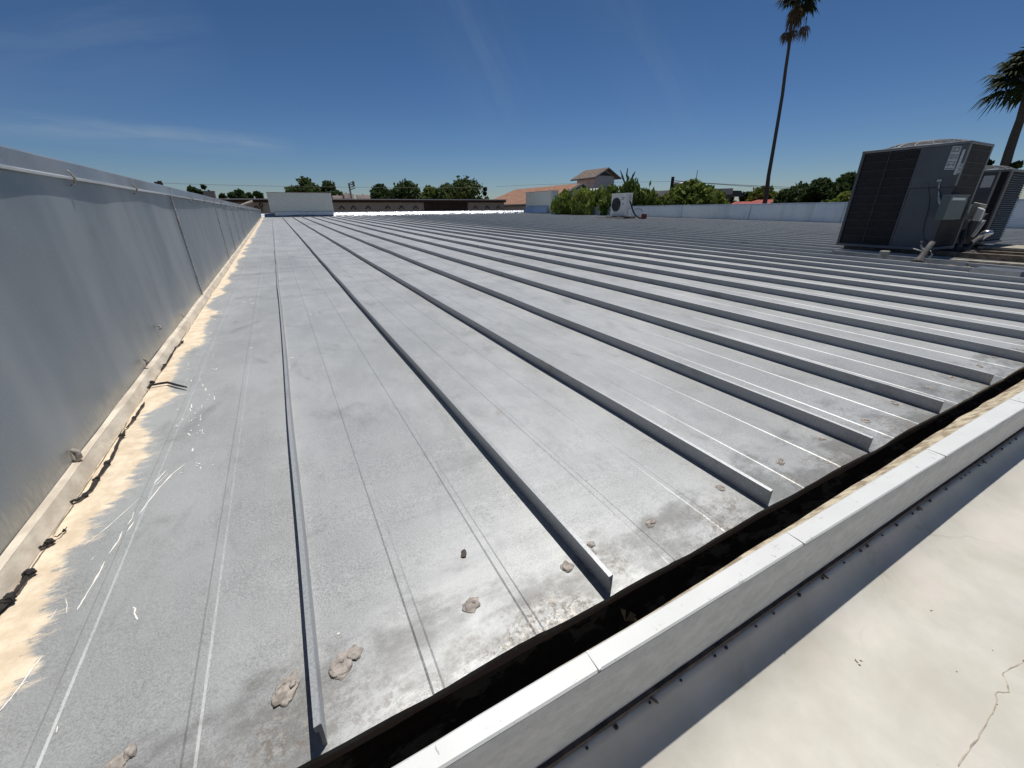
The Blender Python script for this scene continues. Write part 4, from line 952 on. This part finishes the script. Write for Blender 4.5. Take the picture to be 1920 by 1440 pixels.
def upole(b):
    t = P(1262, 331.5, D=37); b.tube([(t[0], t[1], -5.5), tuple(t)], [.15,.115], 9)
single('utility_pole', MPOLE, 'plain dark wooden utility pole in front of the dark roofed building', 'utility pole', upole, (*P(1262,331.5,D=37)[:2], -5.5))
def lampp(b):
    t = P(1262, 345, D=36.9); e = P(1279, 344, D=36.0)
    b.tube([t, (t+e)/2+np.array((0,0,.05)), e], .045, 6)
    b.tube([e-np.array((.30,-.1,.02)), e, e+np.array((.42,-.15,-.01))], [.06,.14,.05], 8, flat=.6)
single('street_lamp', MLAMP, 'street lamp head on an arm from the dark utility pole', 'street lamp', lampp, tuple(P(1262,345,D=36.9)), smooth=True)
single('antenna', MLAMP, 'hair thin antenna rod rising above the round green tree', 'antenna', lambda b: b.tube([P(1304,345,D=42), P(1308,319,D=42)], [.05,.03], 5), tuple(P(1304,345,D=42)))
for i, (p0, p1, p2, r, lab) in enumerate([((1263,338.5),(1330,345),(1500,352),.020,'upper power line running right from the utility pole'), ((1263,338.5),(1480,358),(1620,358),.016,'lower power line crossing in front of the far trees'),
      ((930,350),(1000,345),(1262,340),.008,'faint power line left of the utility pole'), ((300,343),(520,352),(900,352),.016,'thin power line above the brown building')]):
    pts = []; D0 = 37 if i < 3 else 60; D1 = 60 if i < 2 else (60 if i == 3 else 45)
    for t in np.linspace(0, 1, 16):
        x = (1-t)**2*p0[0]+2*t*(1-t)*p1[0]+t*t*p2[0]; y = (1-t)**2*p0[1]+2*t*(1-t)*p1[1]+t*t*p2[1]
        pts.append(P(x, y, D=D0+(D1-D0)*t if i != 2 else 45-8*t))
    single('power_line', MRUBBER, lab, 'power line', lambda b: b.tube(pts, r, 4), tuple(pts[0]), 'power lines')
for px, pt, w, D_2, lab in [(1392,377,2.6,48,'low red roof peeking over the right wall'), (1448,373,5.6,55,'red roof with a shallow peak at the foot of the tall palm')]:
    c = P(px, pt, D=D_2); d = np.array((c[1], -c[0], 0))/math.hypot(c[0], c[1]); f_ = np.array((c[0], c[1], 0))/math.hypot(c[0], c[1])
    hsr = empty('red_roof_house', (c[0], c[1], -5.5), lab, 'house', 'red roofed houses beyond the right wall')
    b = MB(); h = .9; L = [c-d*w*.8, c+d*w*.8, c+d*w*.8+f_*7, c-d*w*.8+f_*7]
    b.hexa([(p[0], p[1], c[2]-h) for p in L], [tuple(c-d*w*.25+f_*3.3), tuple(c+d*w*.25+f_*3.3), tuple(c+d*w*.25+f_*3.7), tuple(c-d*w*.25+f_*3.7)]); b.build('roof', MREDR, hsr)
    b = MB(); L = [c-d*w*.7+f_*.5, c+d*w*.7+f_*.5, c+d*w*.7+f_*6.5, c-d*w*.7+f_*6.5]; b.hexa([(p[0], p[1], -5.5) for p in L], [(p[0], p[1], c[2]-h-.002) for p in L]); b.build('wall', MTAN, hsr)

# ---------------------------------------------------------------- trees
def leaf_mesh(name, centers, nrm_dirs, size, mat, parent, aspect=.5):
    n = len(centers); c = np.array(centers); o0 = np.array(parent['_w'])
    a = rng.normal(size=(n,3)) if nrm_dirs is None else np.array(nrm_dirs)+rng.normal(size=(n,3))*.45
    a /= np.linalg.norm(a, axis=1)[:,None]
    b_ = np.cross(a, rng.normal(size=(n,3))); b_ /= np.linalg.norm(b_, axis=1)[:,None]
    s_ = size*(.6+.8*rng.random(n))[:,None]
    v = np.stack([c-a*s_, c+b_*s_*aspect, c+a*s_, c-b_*s_*aspect], 1).reshape(-1, 3)-o0
    me = bpy.data.meshes.new(name); me.vertices.add(4*n); me.vertices.foreach_set('co', v.astype(np.float32).ravel())
    me.loops.add(4*n); me.loops.foreach_set('vertex_index', np.arange(4*n, dtype=np.int32)); me.polygons.add(n)
    me.polygons.foreach_set('loop_start', np.arange(0, 4*n, 4, dtype=np.int32)); me.polygons.foreach_set('loop_total', np.full(n, 4, dtype=np.int32))
    me.update(calc_edges=True); me.materials.append(mat)
    o = bpy.data.objects.new(name, me); C.objects.link(o); o.parent = parent; o['_w'] = tuple(o0); return o
def tree(px, top, halfpx, D, label, mat, cat='tree', name='broadleaf_tree', base_z=-5.5, n=2600, leaf=None, flat=.75, low=None, group='trees beyond the roof', upright=False, clumps=22, bark=True, seed=0):
    rr = np.random.default_rng(int(px*7+top)+seed)
    c = P(px, top, D=D); e = P(px+halfpx, top, D=D); w = math.hypot(e[0]-c[0], e[1]-c[1])
    n = int(n*1.7); hz = P(px, 389, D=D)[2] if low is None else low; w *= 1.26
    h = 2*max(c[2]-hz, .5)*1.02; cz_ = c[2]-h/2
    t = empty(name, (c[0], c[1], base_z), label, cat, group)
    cl = []
    for i in range(clumps):
        th = rr.uniform(0, 6.283); u = rr.random()**.5; zz = rr.uniform(-1, 1)
        lim = math.sqrt(max(0, 1-abs(zz)**2.4))
        cl.append((c[0]+math.cos(th)*u*w*.82*lim, c[1]+math.sin(th)*u*w*.82*lim, cz_+zz*h*.5*.82, min(w, h*.8)*rr.uniform(.20, .42)))
    cl.append((c[0]+rr.uniform(-.2,.2)*w, c[1], c[2]-min(w,h*.8)*.26, min(w,h*.8)*.30)) 
    lf = leaf or max(.08, D*.0042); pts = []; dirs = []
    per = n//len(cl)
    for (x, y, z, r) in cl:
        d = rr.normal(size=(per,3)); d /= np.linalg.norm(d, axis=1)[:,None]
        q = r*(.55+.55*rr.random(per)**.6)
        p = np.stack([x+d[:,0]*q, y+d[:,1]*q, z+d[:,2]*q*flat], 1)
        p += rr.normal(size=p.shape)*r*.16
        if upright: p[:,2] += np.abs(rr.normal(size=per))*r*.5; dirs += [(0,0,1)]*per
        pts.append(p)
    pts = np.concatenate(pts)
    leaf_mesh('crown', pts, dirs if upright else None, lf, mat, t, .35 if upright else .55)
    b = MB(); cc = Vector((c[0], c[1], base_z))
    tr = w*.055+.05
    b.tube([cc, cc+Vector((.1*tr,0,(cz_-base_z)*.5)), (c[0]+tr*.5, c[1], cz_-h*.2)], [tr*1.3, tr, tr*.8], 8)
    for (x, y, z, r) in cl[::3]: b.tube([(c[0]+tr*.4, c[1], cz_-h*.25), ((c[0]+x)/2, (c[1]+y)/2, (cz_-h*.2+z)/2), (x, y, z)], [tr*.6, tr*.4, tr*.12], 5)
    b.build('trunk', MBARK, t)
    return t
tree(362, 351, 17, 72, 'small dark tree farthest left just above the left wall', LDARK, n=1500)
tree(450, 357, 20, 78, 'low dark tree right of the rooftop unit at left', LDARK, n=1400)
tree(481, 359, 14, 76, 'small rounded tree just left of the blank grey slab', LDARK, n=1200)
tree(433, 362, 14, 79, 'flat low tree filling in beside the tiny tree top', LDARK, n=900)
tree(465, 362, 12, 77, 'low dark clump joining the two trees left of the slab', LDARK, n=900)
tree(417, 365, 7, 80, 'tiny tree top between rooftop unit and slab', LDARK, n=500, clumps=8)
tree(568, 333, 28, 62, 'large dark tree rising behind the blank grey slab', LDARK, n=3400, clumps=30)
tree(608, 340, 28, 64, 'dark tree joined to the right of the one behind the slab', LDARK, n=2600)
tree(738, 356, 18, 69, 'low dark clump filling the gap behind the first rounded trees', LDARK, n=1400)
tree(826, 352, 18, 67, 'low dark clump left of the widest rounded tree', LDARK, n=1400)
tree(715, 346, 27, 66, 'leftmost rounded dark tree behind the middle of the brown building', LDARK, n=2600)
tree(762, 344, 30, 68, 'rounded dark tree between two others behind the brown building', LDARK, n=2600)
tree(806, 349, 20, 70, 'lower lighter green tree between the rounded dark ones', LMID, n=1800)
tree(862, 338, 38, 64, 'widest rounded dark tree behind the right end of the brown building', LDARK, n=3600, clumps=30)
# bushes beyond the right wall
for px, tp, hp, D_3, lab, n_ in [(1060,372,20,27,'low spiky green bush beside the grey panel screen',2200),(1092,368,20,26,'spiky green bush in front of the white gable',2200),(1122,366,18,26,'spiky bush left of the small off white unit',2000),
                                 (1152,356,18,25,'taller green bush right behind the small off white unit',2200),(1178,350,22,25,'tallest spiky green bush carrying bare branches',3000),(1208,362,20,24,'dense green bush right of the small off white unit',2400),(1228,368,14,25,'green bush left of the shaded windows',1500)]:
    tree(px, tp, hp*1.15, D_3, lab, LBRT if px < 1140 else LMID, 'bush', 'leafy_bush', n=n_, leaf=.14, upright=True, clumps=26, flat=1.0, group='bushes behind the right wall')
def bare(b):
    root = P(1176, 362, D=25)
    for pts in [[(1176,362),(1172,345),(1167,330),(1163,319)],[(1172,347),(1177,338),(1180,331)],[(1178,360),(1178,342),(1175,328),(1177,315)],[(1178,345),(1184,336),(1188,328),(1191,321)],[(1185,335),(1187,326)],[(1169,336),(1165,330)]]:
        b.tube([P(x, y, D=25) for x, y in pts], [.06]+[.045]*(len(pts)-2)+[.018], 6)
single('bare_branches', MBARE, 'bare grey branches sticking up out of the tallest bush', 'branches', bare, tuple(P(1176,362,D=25)))
tree(1300, 340, 40, 28, 'round bright green tree in front of the pale fascia', LMID, n=5200, leaf=.17, clumps=34)
tree(1330, 349, 30, 29, 'bright green tree joined to the right of the round one', LBRT, n=3000, leaf=.17, clumps=24)
tree(1272, 366, 16, 27, 'low green tree at the foot of the utility pole', LMID, n=1500, leaf=.14)
tree(1371, 362, 11, 60, 'small dark tree between the round tree and red roof', LDARK, n=900)
tree(1403, 361, 17, 62, 'dark tree left of the tall thin palm', LDARK, n=1600)
tree(1440, 348, 27, 60, 'rounded tree directly behind the tall thin palm trunk', LMID, n=2600)
tree(1474, 356, 20, 42, 'low dark tree at the left end of the dense dark group', LDARK, n=2600)
tree(1508, 345, 34, 40, 'left part of the dense dark hedge of trees left of the condenser', LDARK, n=4200, clumps=34)
tree(1545, 334, 38, 38, 'middle tree of the dense dark group left of the condenser', LDARK, n=4600, clumps=34)
tree(1592, 324, 34, 36, 'tallest tree of the dark group, partly behind the condenser', LDARK, n=4200, clumps=34)
tree(1586, 362, 20, 30, 'bright green bush against the edge of the condenser', LBRT, n=1600, leaf=.15)
tree(1850, 300, 28, 30, 'small tree showing between the two condensers', LDARK, n=1600)
tree(1908, 305, 22, 30, 'dark tree top above the smaller condenser', LDARK, n=1800)

# palms
def fan_leaf(mb, base, d, L, R_, droop, rr, segs=13):
    d = Vector(d).normalized(); side = d.cross(Vector((0,0,1)))
    if side.length < .1: side = Vector((1,0,0))
    side.normalize(); up = side.cross(d).normalized()
    hub = Vector(base)+d*L-Vector((0,0,1))*droop*L*.25
    mb.tube([base, Vector(base)+d*L*.5, hub], [.028,.022,.016], 4)
    for i in range(segs):
        a = (i/(segs-1)-.5)*2*1.75; r = R_*(1-.22*abs(a)/1.75)*rr.uniform(.85, 1.1)
        v = (d*math.cos(a)+side*math.sin(a)+up*rr.uniform(-.08, .12)).normalized()
        m1 = hub+v*r*.55-Vector((0,0,1))*droop*r*.15; tip = hub+v*r*.93-Vector((0,0,1))*droop*r*.62
        w = side*math.cos(a)-d*math.sin(a); w = w*.065*R_+up*.02
        mb.add([hub, m1+w, tip, m1-w], [(0,1,2,3)])
def palm(pts, radii, crown, Rc, label, nlive, ndead, deadspots=(), seed=1):
    rr = random.Random(seed)
    t = empty('palm_tree', (pts[0][0], pts[0][1], -5.5), label, 'palm tree', 'fan palms')
    b = MB(); b.tube([(pts[0][0], pts[0][1], -5.5)]+list(pts), radii, 10); b.build('trunk', simple('palm_bark%d' % seed, (.10,.085,.075), .9, 0, .3, 20, .6, 30), t)
    b = MB(); c = Vector(crown)
    for i in range(nlive):
        az = i*2.399+rr.uniform(-.2, .2); el = rad(rr.uniform(-35, 75)) if i > 4 else rad(80)
        d = (math.cos(az)*math.cos(el), math.sin(az)*math.cos(el), math.sin(el))
        fan_leaf(b, c, d, Rc*rr.uniform(.35, .5), Rc*rr.uniform(.48, .60), rr.uniform(.5, 1.0), rr)
    b.build('crown', LPALM, t)
    b = MB()
    for i in range(ndead):
        az = i*2.399; el = rad(rr.uniform(-82, -50)); d = (math.cos(az)*math.cos(el), math.sin(az)*math.cos(el), math.sin(el))
        fan_leaf(b, c-Vector((0,0,Rc*.12)), d, Rc*rr.uniform(.25, .45), Rc*.42, 1.4, rr, 9)
    for (q, r_) in deadspots:
        for i in range(4):
            az = rr.uniform(0, 6.28); fan_leaf(b, q, (math.cos(az)*.25, math.sin(az)*.25, -1), r_*.5, r_*.7, 1.2, rr, 9)
    if b.v: b.build('dead_fronds', LDEAD, t)
    return t
D1 = 50
palm([P(1437,366,D=D1), P(1441,330,D=D1), P(1449,285,D=D1), P(1458,232,D=D1), P(1467,178,D=D1), P(1473,130,D=D1), P(1479,90,D=D1), P(1483,52,D=D1), P(1490,20,D=D1), P(1497,-8,D=D1)],
     [.30,.20,.17,.155,.145,.135,.13,.125,.12,.12,.11], tuple(P(1499,-8,D=D1)), 1.95, 'very tall thin palm with a small crown cut by the top edge', 34, 12,
     [(tuple(P(1477,46,D=D1)), .9), (tuple(P(1491,42,D=D1)), .9), (tuple(P(1513,30,D=D1)), 1.1)], 3)
D2 = 30
palm([P(1884,312,D=D2), P(1892,285,D=D2), P(1903,252,D=D2), P(1914,222,D=D2), P(1922,190,D=D2), P(1930,160,D=D2)], [.26,.17,.16,.15,.14,.13,.12],
     tuple(P(1934,138,D=D2)), 1.75, 'shorter palm with a full dark crown at the right edge', 84, 0, (), 5)
t = tree(380, 349, 5, 72, 'tiny tufted palm top beside the rooftop unit at left', LPALM, n=350, clumps=6, cat='tree')
t = tree(909, 353, 5, 70, 'tiny narrow tree right of the widest rounded dark tree', LDARK, n=350, clumps=6)

for o in scene.objects:
    if '_w' in o: del o['_w']
